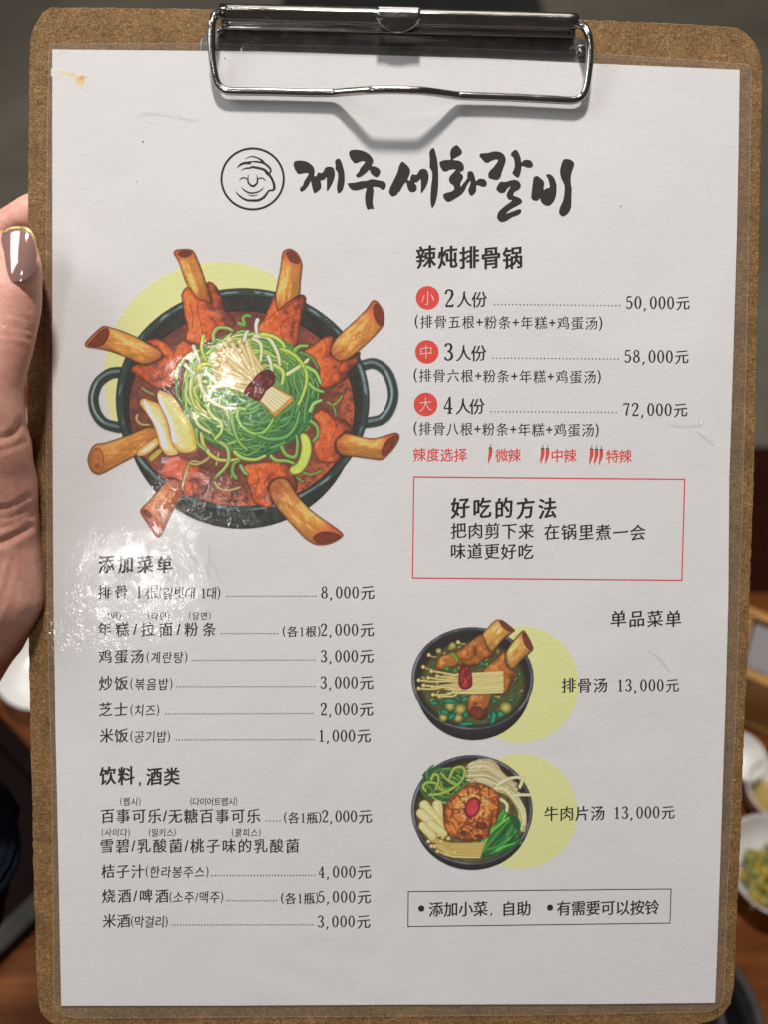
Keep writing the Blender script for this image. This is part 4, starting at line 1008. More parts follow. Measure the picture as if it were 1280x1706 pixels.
# noodle mound
mc = np.array((416, 655.0)); mr = np.array((112, 103.0))
K.ellipse(mc[0], mc[1], mr[0], mr[1], lambda X, Y, k: mixc(C(54, 104, 62), C(96, 140, 66), ss(-70, 80, -(X - mc[0]) * .6 - (Y - mc[1])) * .8 + .2 * fb1(X / 6, Y / 6, 3)))
r2_ = np.random.default_rng(5)
def ncol(p, j):
    u = (p - mc) / mr; l = np.clip(.52 - .34 * u[1] - .28 * u[0] + j, 0, 1)
    return mixc(C(46, 104, 66), C(150, 182, 78), np.array(l)) if l < .8 else mixc(C(150, 182, 78), C(208, 218, 130), np.array((l - .8) / .2))
for i in range(330):
    lay = i / 330
    r0 = math.sqrt(r2_.uniform(.02, .95)) * (1 - .05 * lay); a0 = r2_.uniform(0, 6.283); sp = r2_.uniform(.5, 1.35) * (1 if r2_.random() < .8 else -1) / max(r0, .45)
    off = r2_.normal(0, .13, 2); pts = []
    for k in range(5):
        a = a0 + sp * k / 4; rr = min(1.01, r0 * (1 + r2_.normal(0, .03) + .22 * (k / 4 - .5) * r2_.choice((-1, 1))))
        q = np.array((math.cos(a), math.sin(a))) * rr + off * (1 - r0)
        L_ = np.hypot(*q)
        if L_ > 1.02: q *= 1.02 / L_
        pts.append(mc + q * mr)
    c = ncol(pts[2], r2_.normal(0, .10) + (lay - .6) * .22)
    w0 = r2_.uniform(3.2, 5.4)
    K.strand(pts, w0, w0 * .75, c, edge=c * .42, hi=np.minimum(c * 1.28 + 16, 250), n=5, ew=.7)
Z1 = (280, 500)
hero = [([(590,835),(540,830),(525,880),(560,960),(640,1015),(720,1010),(770,960),(800,905)], C(126,172,72)), ([(480,850),(500,980),(540,1080),(600,1140)], C(116,160,76)), ([(200,760),(260,840),(340,880)], C(196,196,96)),
    ([(230,560),(260,690),(330,770),(430,820),(520,825)], C(216,216,140)), ([(60,600),(70,540),(110,470),(170,410),(240,385)], C(150,164,84)), ([(350,320),(345,260),(380,215),(450,215),(490,235)], C(140,160,90)),
    ([(530,175),(580,190),(570,140),(600,118),(625,125)], C(104,140,70)), ([(680,150),(668,200),(675,260)], C(214,216,180)), ([(640,290),(700,330),(710,400),(700,470)], C(206,214,150)), ([(650,275),(760,290),(830,400),(850,500)], C(222,222,160)),
    ([(700,260),(800,280),(870,330),(900,410)], C(178,192,84)), ([(900,570),(980,520),(1050,470),(1085,425)], C(190,204,130)), ([(850,370),(960,420),(1040,520),(1055,620),(1020,740),(990,800)], C(160,184,76)), ([(960,390),(1000,355),(1060,350)], C(120,160,70)),
    ([(1000,400),(1090,440),(1140,520)], C(84,120,66)), ([(1050,510),(1120,550),(1160,630)], C(140,180,96)), ([(1075,640),(1120,680),(1180,700)], C(124,164,80)), ([(1080,850),(1110,790),(1165,765)], C(140,172,96)), ([(1080,920),(1130,960),(1140,1030),(1105,1075)], C(106,146,76)),
    ([(680,1030),(780,1060),(900,1040),(970,960),(1000,850)], C(92,146,72)), ([(500,1150),(560,1200),(660,1215),(740,1185)], C(150,176,84)), ([(780,1185),(820,1220),(900,1225),(960,1245)], C(124,156,76)), ([(860,1110),(900,1180),(970,1190),(985,1090),(975,1030)], C(110,150,70)),
    ([(250,1010),(280,1130),(370,1210),(470,1220),(540,1210)], C(176,176,84)), ([(390,1080),(450,1130),(460,1220),(430,1280),(370,1340)], C(140,164,84)), ([(215,980),(220,1080),(280,1140)], C(130,160,84)), ([(195,860),(230,950),(320,1010)], C(206,208,140)),
    ([(290,790),(330,880),(400,930),(405,1000),(355,1060)], C(170,190,100)), ([(110,955),(110,880),(150,835),(190,830)], C(110,140,66)), ([(190,350),(215,410),(240,480)], C(214,214,160)), ([(270,270),(255,370),(285,460)], C(178,186,84)), ([(130,490),(160,530),(200,560)], C(206,212,160)),
    ([(220,530),(260,490),(320,490)], C(196,190,60)), ([(300,660),(400,660),(470,655)], C(200,186,110)), ([(65,620),(70,720),(110,790)], C(90,124,66)), ([(520,1360),(490,1310),(500,1250),(545,1220)], C(104,140,70)), ([(550,1260),(580,1310),(600,1325)], C(120,150,90)), ([(180,600),(170,700),(200,800),(240,840)], C(170,184,90)), ([(760,430),(780,480),(790,550)], C(216,220,170)), ([(800,490),(870,540),(875,600),(865,640)], C(170,194,90)), ([(580,310),(590,260),(605,240)], C(206,210,170))]
for p, c in hero: K.strand(zp(Z1, 4.5714, p), 6.6, 4.2, c, edge=c * .38, hi=np.minimum(c * 1.2 + 22, 248), n=8, ew=1.0)
# courgette slice, rice cakes
ins(Z5, S3, [(455,385),(500,376),(535,430),(545,510),(520,600),(470,670),(410,690),(375,665),(385,630),(430,600),(455,540),(465,470)], lambda X, Y, D: mixc(C(196, 204, 96), C(140, 164, 62), ss(4, 0, D)) * (1 + (fb1(X / 5, Y / 5, 3) - .5) * .2)[..., None], out=C(66, 74, 32))
cake = lambda X, Y, D: mixc(C(222, 164, 92), C(240, 204, 140), ss(2, 9, D)) * (1 + (fb1(X / 6, Y / 6, 3) - .5) * .16)[..., None]
ins(Z4, S2, [(460,552),(482,512),(560,455),(625,420),(640,468),(560,545),(490,570)], cake, out=C(96, 58, 26)); ins(Z4, S2, [(490,540),(530,505),(590,465),(600,485),(540,530)], C(236, 220, 178))
ins(Z4, S2, [(555,590),(580,555),(640,510),(665,530),(620,580),(575,612)], C(178, 158, 72), out=C(90, 70, 28))
ins(Z4, S2, [(487,152),(515,114),(560,128),(640,160),(690,240),(722,350),(745,455),(790,540),(740,565),(682,545),(640,480),(620,400),(590,312),(540,230)], cake, out=C(110, 66, 28))
ins(Z4, S2, [(516,136),(540,140),(600,250),(662,340),(698,450),(704,520),(662,500),(642,420),(600,308),(540,215)], C(240, 232, 212))
ins(Z4, S2, [(622,100),(640,50),(700,70),(770,120),(830,220),(900,320),(930,440),(930,515),(860,545),(790,530),(742,460),(722,370),(690,262),(650,180)], lambda X, Y, D: mixc(cake(X, Y, D), C(178, 186, 66), ss(-12, 26, (X - 300) * .8 - (Y - 700) * .35 + (fb1(X / 8, Y / 8, 2) - .5) * 16)), out=C(96, 66, 26))
ins(Z4, S2, [(632,82),(656,92),(700,200),(742,280),(776,400),(786,465),(742,450),(727,340),(684,230),(642,150)], C(240, 232, 214))
# enoki bundle tied with a jujube
jc = zp(Z1, 4.5714, [(700, 650)])[0]
heads = [(468,305,27),(545,320,20),(395,360,34),(490,382,22),(545,388,25),(440,350,12),(358,425,29),(430,458,24),(372,492,27),(400,410,18),(350,540,12),(385,600,12),(600,345,14)]
r3_ = np.random.default_rng(8)
for i in range(15):
    t = i / 14; end = np.array((735 - 150 * t, 565 + 130 * t)); st = np.array((620 - 270 * t, 330 + 260 * t)) + r3_.normal(0, 14, 2) - (60 * math.sin(t * 3.1), 30 * math.sin(t * 3.1))
    mid = (st + end) / 2 + r3_.normal(0, 10, 2)
    K.strand(zp(Z1, 4.5714, [st, mid, end]), 6.8, 6.4, C(226, 184, 120), edge=C(150, 92, 40), hi=C(248, 236, 212), ew=.8)
for hx, hy, hr in heads:
    d = np.array((690, 640)) - (hx, hy); K.strand(zp(Z1, 4.5714, [(hx, hy), (hx + d[0] * .35 + 8, hy + d[1] * .42), (hx + d[0] * .82, hy + d[1] * .86)]), 6.8, 6.0, C(232, 194, 130), edge=C(146, 88, 38), hi=C(250, 240, 220), ew=.8)
for hx, hy, hr in heads:
    c = zp(Z1, 4.5714, [(hx, hy)])[0]; K.ellipse(c[0], c[1], hr / 4.4, hr / 4.7, lambda X, Y, k: mixc(C(244, 226, 190), C(196, 138, 74), ss(.25, 1.0, k + ((X - c[0]) + (Y - c[1])) / 22))); 
    K.ellipse(c[0] - 1, c[1] - 1.2, 1.6, 1.4, C(252, 246, 230), alpha=.8)
ins(Z1, 4.5714, [(770,640),(860,690),(958,742),(945,770),(812,888),(790,870),(740,810),(690,765),(720,690)], lambda X, Y, D: mixc(C(206, 146, 72), C(236, 196, 130), ss(0, 5, D)), out=C(120, 70, 28), smooth=False)
for i in range(6):
    t = (i + .5) / 6; a = np.array((770 - 72 * t, 650 + 108 * t)); b = np.array((918 - 118 * t, 745 + 108 * t))
    K.strand(zp(Z1, 4.5714, [a, (a + b) / 2, b]), 5.6, 5.6, C(238, 206, 150), edge=C(160, 100, 44), hi=C(252, 244, 226), ew=.6)
K.shape(zp(Z1, 4.5714, [(958,742),(945,772),(812,888),(792,872),(850,830),(925,755)]), C(208, 148, 72), out=C(130, 76, 30), smooth=False)
def jujube(X, Y, D):
    n = fb1(X / 5, Y / 7, 3); return mixc(C(78, 24, 26), C(146, 52, 48), ss(.3, .75, n) * ss(0, 6, D))
ins(Z1, 4.5714, [(582,690),(610,650),(660,590),(720,540),(780,538),(812,580),(802,640),(745,690),(722,730),(690,767),(640,750),(595,725)], jujube, out=C(50, 16, 16), ow=1.6)
cracks(Z1, 4.5714, [[(625,660),(680,640),(730,590),(780,580)],[(610,700),(660,680),(720,660),(770,610)],[(640,735),(665,710),(700,720)]], C(58, 18, 20), 1.6)
K.emit('rib_pot_picture')

# ---- rib soup bowl
def bowl_base(K, o, s, out, inner, body):
    c = zp(o, s, [body[:2]])[0]; K.ellipse(c[0], c[1], body[2] / s, body[3] / s, lambda X, Y, k: mixc(C(34, 34, 38), C(20, 20, 22), ss(.85, 1, k)) + (fb1(X / 5, Y / 5, 3) - .5)[..., None] * 14)
    c = zp(o, s, [out[:2]])[0]; cx, cy = c
    def rim(X, Y, k):
        an = np.arctan2(Y - cy, X - cx); n = fb1(an * 5 + 2, k * 12, 3); l = (.45 + .55 * ss(.4, .7, n)) * ss(.935, .962, k) * ss(.998, .972, k); return mixc(C(34, 35, 40), C(124, 126, 134), l)
    K.ellipse(cx, cy, out[2] / s, out[3] / s, rim)
    K.ellipse(cx, cy + 1, out[2] / s * .93, out[3] / s * .93, lambda X, Y, k: C(30, 29, 32) + (fb1(X / 4, Y / 4, 2) - .5)[..., None] * 16)
K = Canvas(675, 1022, 978, 1250)
K.ellipse(868.5, 1140, 97, 97.5, yellow, soft=1.2)
Z6, S6 = (680, 1030), 5.818
bowl_base(K, Z6, S6, (628, 585, 594, 500), None, (636, 640, 562, 542))
K.ellipse(*zp(Z6, S6, [(632, 632)])[0], 525 / S6, 420 / S6, lambda X, Y, k: mixc(mixc(C(52, 58, 34), C(104, 96, 48), fb1(X / 6, Y / 6, 4)), C(40, 40, 26), ss(.9, 1, k)))
r4 = np.random.default_rng(21)
for i in range(150):
    a = r4.uniform(0, 6.28); rr = math.sqrt(r4.uniform(0, 1)) * .92; x = 632 + 525 * rr * math.cos(a); y = 632 + 420 * rr * math.sin(a); c = zp(Z6, S6, [(x, y)])[0]
    g = [C(24, 112, 76), C(36, 130, 90), C(60, 96, 50), C(150, 136, 66), C(172, 156, 84), C(88, 84, 40)][int(r4.integers(0, 6))]
    if y > 730 and r4.random() < .45: g = C(22, 124, 88)
    K.ellipse(c[0], c[1], r4.uniform(2.2, 7), r4.uniform(1.6, 4), lambda X, Y, k: mixc(g * 1.15, g * .55, ss(.2, 1, k)), rot=r4.uniform(0, 3), alpha=.9)
for x, y, r_ in ((510,880,9),(950,865,10),(410,850,8),(490,965,7),(345,960,7),(435,265,6),(300,315,5),(745,875,6)):
    c = zp(Z6, S6, [(x, y)])[0]; K.ellipse(c[0], c[1], r_, r_ * .95, lambda X, Y, k: mixc(C(190, 176, 96), C(120, 112, 48), ss(.2, 1, k)))
for p in ([(320,900),(360,880),(400,905),(390,935),(340,930)],[(330,800),(400,775),(470,800),(450,825),(370,820)],[(880,890),(940,920),(930,950),(870,960)],[(820,905),(860,920),(850,1000),(800,1020)],[(960,790),(1020,770),(1030,800),(980,810)],[(210,810),(270,800),(300,830),(240,845)],[(520,770),(580,755),(585,800),(530,810)],[(400,940),(450,920),(460,960),(400,985)],[(500,1010),(620,1000),(640,1030),(530,1045)],[(540,920),(580,900),(585,950),(545,960)]):
    K.shape(zp(Z6, S6, p), lambda X, Y, D: mixc(C(14, 92, 68), C(38, 146, 108), ss(0, 4, D)), out=C(16, 50, 36), ow=.8)
mS = lambda seed, side: meat(C(110, 58, 28), C(176, 104, 44), C(222, 150, 72), seed, side)
sb = dict(light=C(240, 206, 130), mid=C(206, 148, 72), tip=C(196, 134, 66))
bone(Z6, S6, [(715,185),(780,90),(850,22),(900,22),(1030,108),(1012,140),(900,232),(830,322),(780,310)], [(890,28),(925,22),(1022,105),(990,130),(925,90)], (780,250), (960,60), 61, **sb)
ins(Z6, S6, [(278,440),(308,372),(400,338),(465,322),(600,230),(700,158),(735,180),(790,300),(838,330),(820,370),(740,400),(650,462),(500,448),(440,472),(330,500),(280,482)], mS(63, (-.3, -.5)), out=DK)
cracks(Z6, S6, [[(470,330),(500,400),(490,440)],[(600,240),(580,330),(620,380)],[(540,400),(600,390),(680,340)]], C(120, 60, 26), 1.3)
K.strand(zp(Z6, S6, [(430,340),(460,370),(480,410)]), 5, 5, C(120, 148, 46), edge=C(50, 64, 20))
ins(Z6, S6, [(728,515),(800,440),(880,370),(940,325),(962,450),(1020,508),(1065,545),(1010,620),(950,720),(860,740),(760,640)], mS(67, (-.4, -.3)), out=DK)
bone(Z6, S6, [(948,360),(1000,250),(1108,128),(1150,148),(1215,282),(1190,330),(1110,400),(1025,492),(970,460)], [(1112,140),(1145,155),(1205,275),(1180,305),(1130,240)], (990,420), (1160,210), 71, **sb)
ins(Z6, S6, [(590,752),(700,735),(810,742),(775,890),(765,960),(700,985),(640,962),(592,925)], meat(C(78, 40, 22), C(156, 90, 42), C(214, 140, 70), 73, (-.3, -.7)), out=DK)
ins(Z6, S6, [(610,870),(660,850),(730,880),(720,950),(660,970),(615,930)], marrow, out=C(110, 60, 30))
for i in range(13):
    t = i / 12; y1 = 520 + 195 * t; x0 = 420 - 60 * r4.random()
    K.strand(zp(Z6, S6, [(x0, 545 + 195 * t * .95 + r4.normal(0, 6)), (650, 535 + 190 * t), (935 - 18 * r4.random(), y1)]), 2.3, 2.5, C(226, 202, 132) * r4.uniform(.9, 1.08), edge=C(146, 108, 50), hi=C(246, 232, 176), ew=.55)
for hx, hy in ((230,510),(200,576),(285,560),(106,600),(152,650),(106,680),(238,662),(245,740),(305,756),(150,470),(205,355),(488,230)):
    if hy > 500: K.strand(zp(Z6, S6, [(hx, hy), (hx + 150, hy + (615 - hy) * .12 + 12), (480, 620 + (hy - 630) * .55)]), 2.6, 2.6, C(218, 190, 116), edge=C(120, 88, 40), hi=C(240, 222, 160), ew=.6)
    else: K.strand(zp(Z6, S6, [(hx, hy), (hx + 40, hy + 18), (hx + 70, hy + 20)]), 2.6, 2, C(170, 150, 90))
    c = zp(Z6, S6, [(hx, hy)])[0]; K.ellipse(c[0], c[1], 3.4, 3.6, lambda X, Y, k: mixc(C(238, 216, 160), C(170, 126, 66), ss(.2, 1, k)))
def juj2(X, Y, D): return mixc(C(108, 26, 34), C(190, 58, 62), ss(.3, .75, fb1(X / 4, Y / 7, 3)) * ss(0, 5, D))
ins(Z6, S6, [(500,520),(522,466),(585,455),(612,510),(624,640),(585,682),(530,685),(498,640)], juj2, out=C(70, 16, 22), ow=1.4)
for c_ in ((380,485,32,28),(460,505,30,20),(765,445,28,24)): K.ellipse(*zp(Z6, S6, [c_[:2]])[0], c_[2] / S6, c_[3] / S6, lambda X, Y, k: mixc(C(96, 150, 70), C(32, 84, 40), ss(.2, 1, k)))
K.emit('rib_soup_picture')

# ---- beef soup bowl
K = Canvas(675, 1246, 976, 1462)
K.ellipse(867.5, 1351.5, 95.5, 96, yellow, soft=1.2)
Z7 = (680, 1250)
bowl_base(K, Z7, S6, (622, 578, 590, 535), None, (624, 640, 565, 520))
K.ellipse(*zp(Z7, S6, [(622, 585)])[0], 540 / S6, 495 / S6, lambda X, Y, k: mixc(C(64, 58, 34), C(120, 104, 50), fb1(X / 8, Y / 8, 3)) * (1 - .6 * ss(.8, 1, k) * ss(40, -40, Y - 1345))[..., None])
r5 = np.random.default_rng(33)
def arcs(n, cx, cy, rx, ry, cols, w, a0=0, a1=6.28, spn=1.6, lim=None):
    for i in range(n):
        a = r5.uniform(a0, a1); r_ = math.sqrt(r5.uniform(.04, 1)); sp = r5.uniform(.5, 1) * spn * r5.choice((-1, 1)); pts = []
        ox, oy = r5.normal(0, rx * .22), r5.normal(0, ry * .22)
        for k in range(5):
            b = a + sp * (k / 4 - .5); pts.append((cx + ox + rx * r_ * math.cos(b), cy + oy + ry * r_ * math.sin(b)))
        c = cols[int(r5.integers(0, len(cols)))] * r5.uniform(.82, 1.12)
        K.strand(zp(Z7, S6, pts), w, w * .8, c, edge=c * .5, hi=np.minimum(c * 1.25 + 12, 250), ew=.5)
G7 = [C(58, 118, 58), C(44, 98, 56), C(92, 140, 56), C(40, 88, 48), C(120, 158, 62)]
K.ellipse(*zp(Z7, S6, [(370, 330)])[0], 225 / S6, 165 / S6, C(44, 84, 46)); arcs(75, 370, 330, 215, 155, G7, 3.6)
for p in ([(180,400),(150,350),(190,310),(270,320),(330,380),(400,420)],[(400,280),(450,180),(520,160),(555,200),(530,280),(470,330),(380,280),(320,215)],[(200,430),(320,420),(430,370),(520,300)],[(225,290),(250,240),(290,240),(300,300),(270,380)]): K.strand(zp(Z7, S6, p), 4.6, 3.4, C(150, 168, 66), edge=C(56, 76, 30), hi=C(196, 206, 110), n=8, ew=.6)
N7 = [C(206, 186, 140), C(226, 208, 160), C(186, 164, 116)]
for i in range(60):
    t = r5.random(); x0 = 560 + 120 * r5.random(); y0 = 130 + 190 * t
    pts = [(x0, y0), (760 + 60 * r5.normal(0, .6), y0 + 20 - 60 * (1 - t)), (920 + 40 * t, y0 + 90), (1000 + 60 * t + r5.normal(0, 20), 300 + 130 * t)]
    c = N7[int(r5.integers(0, 3))]; K.strand(zp(Z7, S6, pts), 3.4, 2.6, c, edge=c * .55, hi=np.minimum(c * 1.15 + 10, 250), ew=.5)
for i in range(46):
    t = r5.random(); x0 = 840 + 100 * t; y0 = 330 + 60 * r5.random()
    pts = [(x0, y0), (980 + 60 * t, 400 + 40 * r5.random()), (1080 + 50 * t, 560 + 40 * r5.random()), (1060 + 80 * t, 700 + 80 * r5.random())]
    c = [C(222, 206, 140), C(200, 180, 104), C(232, 220, 166)][int(r5.integers(0, 3))]; K.strand(zp(Z7, S6, pts), 3.6, 3, c, edge=c * .55, hi=np.minimum(c * 1.12 + 12, 250), ew=.5)
for p in ([(830,370),(930,370),(1040,480),(1110,600),(1130,720)],[(860,340),(960,280),(1060,260),(1100,270)],[(1000,440),(1090,430),(1180,430)],[(1085,360),(1110,300),(1130,270)],[(900,470),(960,520),(960,590)]): K.strand(zp(Z7, S6, p), 5, 4, C(236, 220, 160), edge=C(150, 124, 66), hi=C(250, 240, 200), n=8, ew=.6)
G8 = [C(28, 110, 58), C(40, 128, 60), C(20, 88, 52), C(110, 168, 56), C(70, 150, 60)]
K.ellipse(*zp(Z7, S6, [(880, 830)])[0], 260 / S6, 150 / S6, C(26, 84, 48), rot=-.75)
for i in range(75):
    t = r5.random(); u = r5.random(); a = np.array((660 + 220 * t, 990 + 30 * t - 40 * u)); b = np.array((930 + 190 * t, 560 + 330 * t + 40 * u)); m_ = (a + b) / 2 + r5.normal(0, 30, 2)
    c = G8[int(r5.integers(0, 5))] * r5.uniform(.8, 1.15); K.strand(zp(Z7, S6, [a, m_, b]), 4.0, 2.6, c, edge=c * .5, hi=np.minimum(c * 1.3 + 10, 240), ew=.5)
for i in range(18):
    t = i / 17; y0 = 850 + 170 * t + r5.normal(0, 8); x0 = 190 + 130 * t + 60 * r5.random(); c = [C(214, 180, 96), C(196, 158, 74), C(226, 200, 124)][i % 3]
    K.strand(zp(Z7, S6, [(x0, y0), (420 + 40 * t, 900 + 130 * t), (740 - 40 * t, 895 + 140 * t)]), 2.4, 2.2, c, edge=c * .55, hi=np.minimum(c * 1.15 + 10, 250), ew=.5)
for hx, hy in ((200,880),(230,925),(262,930),(225,820),(250,860),(320,880),(340,840),(395,850),(290,975),(455,985),(360,800),(300,820)):
    c = zp(Z7, S6, [(hx, hy)])[0]; K.ellipse(c[0], c[1], 3.6, 3.6, lambda X, Y, k: mixc(C(240, 222, 170), C(176, 136, 72), ss(.2, 1, k)))
for a, b, w_ in (((285,515),(310,700),16),((150,515),(320,730),16),((118,600),(250,720),15),((140,725),(240,830),14),((215,710),(345,800),14)):
    K.strand(zp(Z7, S6, [a, ((a[0] + b[0]) / 2, (a[1] + b[1]) / 2), b]), w_, w_ * .95, C(228, 198, 128), edge=C(140, 108, 52), hi=C(248, 232, 186), ew=.8)
def bm_(X, Y, D):
    n = fb1(X / 15, Y / 15, 3); sw = np.sin(n * 15 + fb2(X / 14, Y / 14, 2) * 5) * .5 + .5; n2 = fb2(X / 3.5, Y / 3.5, 2)
    c = mixc(C(140, 70, 34), C(212, 124, 56), ss(.0, .6, sw)); return c * (.72 + .28 * ss(0, 6, D))[..., None] * (1 + (n2 - .5) * .3)[..., None]
ins(Z7, S6, [(345,620),(352,560),(385,500),(430,440),(490,400),(560,340),(650,312),(740,330),(820,370),(880,430),(888,560),(870,640),(860,700),(800,740),(790,830),(700,862),(600,872),(500,860),(420,830),(370,770),(350,700)], bm_, out=C(90, 44, 22), ow=1.5)
cracks(Z7, S6, [[(400,500),(440,470),(500,460),(530,500)],[(430,560),(440,640),(500,690),(560,700)],[(560,730),(650,690),(700,640)],[(480,800),(520,740),(600,760),(640,820)],[(780,560),(820,620),(800,700)],[(620,340),(700,380),(760,400)],[(640,740),(700,690),(770,720)],[(370,680),(430,700),(470,760)]], C(104, 46, 22), 1.8)
for c_ in ((715,730,60,36),(545,800,34,28),(690,830,40,24)): K.ellipse(*zp(Z7, S6, [c_[:2]])[0], c_[2] / S6, c_[3] / S6, C(84, 36, 26), alpha=.75)
for i in range(120):
    a = r5.uniform(0, 6.28); rr = r5.uniform(85, 175); x, y = 630 + rr * math.cos(a), 530 + rr * .85 * math.sin(a)
    c = zp(Z7, S6, [(x, y)])[0]; K.ellipse(c[0], c[1], 1.5, 1.0, C(236, 200, 120), rot=a, alpha=.85, soft=.5)
K.ellipse(*zp(Z7, S6, [(628, 552)])[0], 72 / S6, 106 / S6, lambda X, Y, k: mixc(mixc(C(176, 44, 56), C(216, 76, 82), fb1(X / 4, Y / 5, 3)), C(104, 22, 36), ss(.55, 1, k)), rot=.38)
K.emit('beef_soup_picture')

# ---- food stain and specks on the sheet
K = Canvas(84, 84, 150, 152)
for x, y, rx, ry, rot, c, a in ((98, 122, 14, 6, .1, C(226, 196, 140), .55), (112, 126, 9, 5, .2, C(228, 198, 144), .5), (126, 130, 14, 6, .75, C(222, 178, 104), .6), (134, 140, 9, 6.5, 0, C(226, 184, 112), .65), (136, 130, 6.5, 3.5, -.2, C(206, 138, 52), .8), (139, 133, 3.5, 6, .1, C(212, 148, 66), .6)):
    K.ellipse(x, y, rx, ry, lambda X, Y, k: c + (fb1(X / 4, Y / 4, 3) - .5)[..., None] * 40, rot=rot, alpha=a, soft=2.0)
K.emit('food_stain')
for x, y, r_ in ((238, 237, 1.3), (227, 303, 1.0), (374, 98, 1.1), (1035, 344, 1.2), (919, 187, 0.9)):
    b_ = Print(); b_.disc(x, y, r_, 10); b_.build('speck', m_dot, menu)

# ------------------------------------------------------------------ the hand that holds the board
person = empty('person', 'left hand with a glossy mauve thumbnail holding the board edge, navy sleeve below', 'person', M)
def Q(px, py, zmm): return P(px, py, zmm / 1000.0)
bm = bmesh.new()
def chain(nodes):
    """nodes: px, py, height over the sheet (mm), radius (mm)"""
    p = [(Q(x, y, z), r / 1000.0) for x, y, z, r in nodes]
    for (a, ra), (b, rb) in zip(p[:-1], p[1:]):
        n = max(2, int((b - a).length / (min(ra, rb) * .22)))
        for k in range(n + 1):
            t = k / n; q = a.lerp(b, t); r = ra + (rb - ra) * (t * t * (3 - 2 * t))
            bmesh.ops.create_uvsphere(bm, u_segments=14, v_segments=9, radius=r, matrix=Matrix.Translation(q))
chain([(22, 424, 8.8, 7.4), (20, 450, 10, 8.6), (14, 505, 11.6, 9.2), (3, 570, 13.6, 8.8), (-16, 635, 15.0, 8.9), (-20, 700, 13.6, 10.2), (-22, 760, 10, 12.8), (-26, 830, 4.5, 15.6), (-26, 900, 2.5, 16.6), (-18, 985, 1, 17.2), (-36, 1040, -2, 15.5), (-110, 1120, -14, 19), (-170, 1300, -24, 23), (-230, 1600, -40, 30), (-300, 1950, -60, 38)])
WR = (-110, 1110, -16, 15)
fing = [((-128, 600, -19, 10.5), (-28, 425, -18, 8.6), (58, 366, -13.5, 7.8), (112, 340, -11, 6.4)), ((-140, 705, -21, 10.5), (0, 650, -18, 9.2), (95, 612, -14, 8), (155, 596, -11, 6.6)),
        ((-135, 800, -21, 10), (2, 742, -18, 8.8), (95, 705, -14, 7.6), (150, 692, -11, 6.3)), ((-124, 890, -19, 9.2), (0, 850, -18, 7.4), (78, 830, -13, 6.6), (122, 824, -10.5, 5.6))]
for f in fing:
    chain(list(f)); chain([f[0], ((f[0][0] + WR[0]) / 2, (f[0][1] + WR[1]) / 2, -19, 12.5), WR])
chain([(-22, 760, 6, 11), (-80, 690, -6, 11), (-128, 620, -17, 10)])
chain([(-22, 860, 2, 14), (-90, 860, -10, 13), (-135, 860, -18, 11)])
me = bpy.data.meshes.new('hand_rough'); bm.to_mesh(me); bm.free()
ro = bpy.data.objects.new('hand_rough', me); COL.objects.link(ro)
md = ro.modifiers.new('r', 'REMESH'); md.mode = 'VOXEL'; md.voxel_size = 0.0011
md = ro.modifiers.new('s', 'SMOOTH'); md.factor = 0.6; md.iterations = 9
hm = bpy.data.meshes.new_from_object(ro.evaluated_get(bpy.context.evaluated_depsgraph_get()))
bpy.data.objects.remove(ro)
hm.name = 'hand'
co = np.zeros(len(hm.vertices) * 3); hm.vertices.foreach_get('co', co); co = co.reshape(-1, 3)
no = np.zeros(len(hm.vertices) * 3); hm.vertices.foreach_get('normal', no); no = no.reshape(-1, 3)
# where each point is seen in the reference, to lay skin folds across the thumb
cc = (co @ RCn.T) + np.array(TC); px = PW / 2 + FP * cc[:, 0] / -cc[:, 2]; py = PH / 2 - FP * cc[:, 1] / -cc[:, 2]
front = no[:, 2] > 0.0
disp = np.zeros(len(co))
folds = [([(-40, 522), (10, 526), (50, 534)], .45, 3), ([(-40, 536), (5, 541), (52, 549)], .6, 3.5), ([(-40, 550), (10, 556), (48, 564)], .5, 3.2), ([(-40, 512), (20, 514), (55, 520)], .3, 2.6), ([(-40, 566), (10, 572), (42, 580)], .35, 3),
         ([(-40, 738), (10, 728), (28, 715), (34, 700)], .9, 5), ([(-40, 850), (10, 846), (50, 826)], .6, 4.5), ([(-40, 868), (15, 862), (54, 842)], .5, 4), ([(-40, 884), (10, 878), (54, 856)], .6, 4), ([(-40, 912), (5, 902), (48, 878)], 1.2, 6), ([(-40, 760), (0, 752), (40, 736)], .5, 4),
         ([(-20, 1050), (8, 990), (22, 930)], .35, 5), ([(-35, 1030), (-10, 980), (5, 930)], .3, 5)]
for pts, dep, wpx in folds:
    q = crom(pts, False, 6); D = np.full(len(co), 1e9)
    for a, b in zip(q[:-1], q[1:]):
        d = b - a; t = np.clip(((px - a[0]) * d[0] + (py - a[1]) * d[1]) / (d @ d), 0, 1); D = np.minimum(D, np.hypot(px - a[0] - t * d[0], py - a[1] - t * d[1]))
    disp -= dep * .55e-3 * np.exp(-(D / wpx) ** 2) * front
    disp += dep * .22e-3 * np.exp(-((D - wpx * 2.0) / (wpx * 1.1)) ** 2) * front
# bed of the nail
nu = (px - 28) / 34.0; nv = (py - 424) / 47.0
disp -= 0.7e-3 * ss(1.25, .85, np.sqrt(nu ** 2 + nv ** 2)) * front
co = co + no * disp[:, None]
hm.vertices.foreach_set('co', co.ravel())
hand = link('hand', hm, m_skin, person, True)
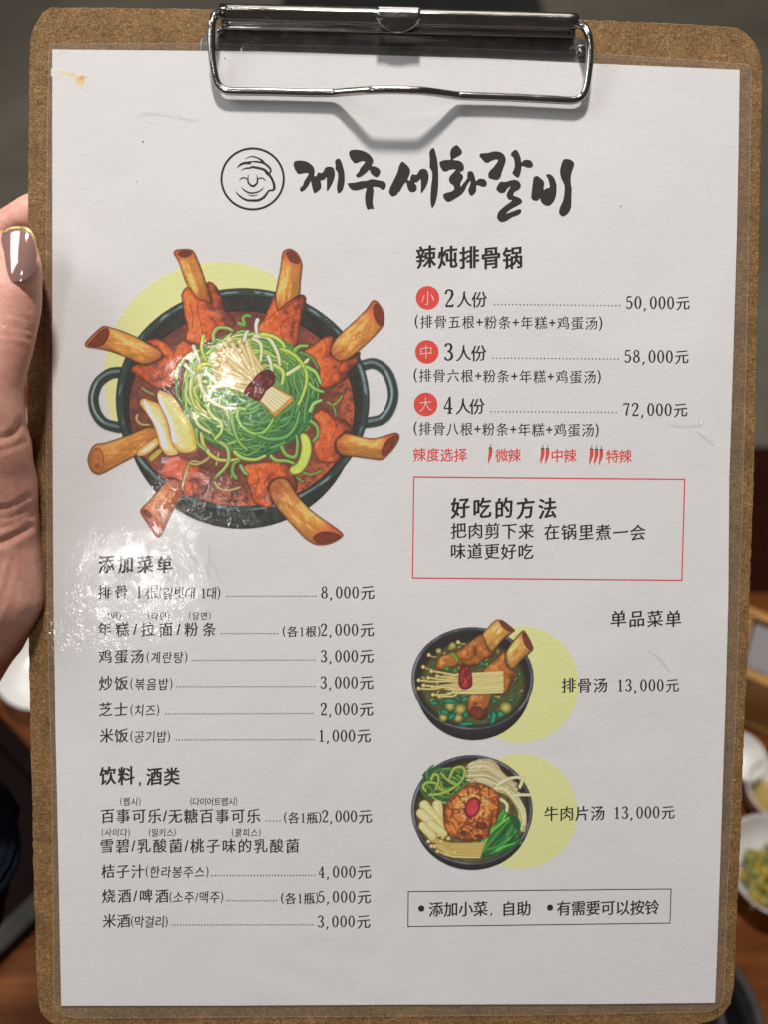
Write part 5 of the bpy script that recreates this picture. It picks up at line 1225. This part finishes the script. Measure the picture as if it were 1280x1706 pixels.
# thumbnail: a domed shell with a gilded free edge
def nail_pt(r, a):
    ca, sa = math.cos(a), math.sin(a)
    ex = 2.9; k = (abs(ca) ** ex + abs(sa) ** ex) ** (-1 / ex)
    u, v = r * k * ca, r * k * sa
    wtop = 1.0 - .10 * max(0, -v) - .02 * max(0, v)
    x = 27.5 + 34.5 * u * wtop - 2.0 * v; y = 423.5 + 46.5 * v
    z = 18.5 - 2.7 * u * u * wtop - 1.5 * max(0, -v - .1) ** 2 - .9 * max(0, v) ** 2 + 1.1 * v + 1.0 * u + .25 * (1 - r * r)
    return tuple(Q(x, y, z))
NA = 64; rings = [0.0, .15, .3, .45, .6, .72, .82, .90, .96, 1.0]
V = [nail_pt(0, 0)]; F = []; G = []
for r_ in rings[1:]:
    for k in range(NA): V.append(nail_pt(r_, 2 * math.pi * k / NA))
for k in range(NA): F.append((0, 1 + (k + 1) % NA, 1 + k))
for i in range(len(rings) - 2):
    for k in range(NA):
        q = (1 + i * NA + k, 1 + i * NA + (k + 1) % NA, 1 + (i + 1) * NA + (k + 1) % NA, 1 + (i + 1) * NA + k)
        a = math.degrees(2 * math.pi * (k + .5) / NA)
        gold = i >= 6 + (0 if 225 < a < 330 else 1) and 188 < a < 358
        (G if gold else F).append(q)
nail = mesh_obj('thumbnail', V, F, m_nail, person, True)
gt = mesh_obj('gilded_tip', V, G, m_gold, nail, True)
for o_ in (nail, gt):
    bm = bmesh.new(); bm.from_mesh(o_.data)
    bmesh.ops.delete(bm, geom=[v for v in bm.verts if not v.link_faces], context='VERTS'); bmesh.ops.recalc_face_normals(bm, faces=bm.faces)
    if sum(f.normal.z for f in bm.faces) < 0: bmesh.ops.reverse_faces(bm, faces=bm.faces)
    bm.to_mesh(o_.data); bm.free()
    sm = o_.modifiers.new('thick', 'SOLIDIFY'); sm.thickness = 0.0006; sm.offset = -1
# sleeve
sl = [(-150, 1372, -24, 34), (-158, 1385, -25, 36), (-178, 1440, -28, 35), (-205, 1530, -34, 37), (-240, 1650, -42, 38), (-300, 1960, -60, 46)]
sp = [Q(x, y, z) for x, y, z, r in sl]; pp = crom([tuple(v) for v in sp], False, 5)
rr = np.interp(np.linspace(0, 1, len(pp)), np.linspace(0, 1, len(sl)), [r / 1000 for *_, r in sl]); rr = rr + 0.0015 * np.sin(np.arange(len(pp)) * 1.9)
so = tube('sleeve', [Vector(v) for v in pp], list(rr), m_navy, person, 28, caps=False)
sm = so.modifiers.new('thick', 'SOLIDIFY'); sm.thickness = 0.003; sm.offset = -1
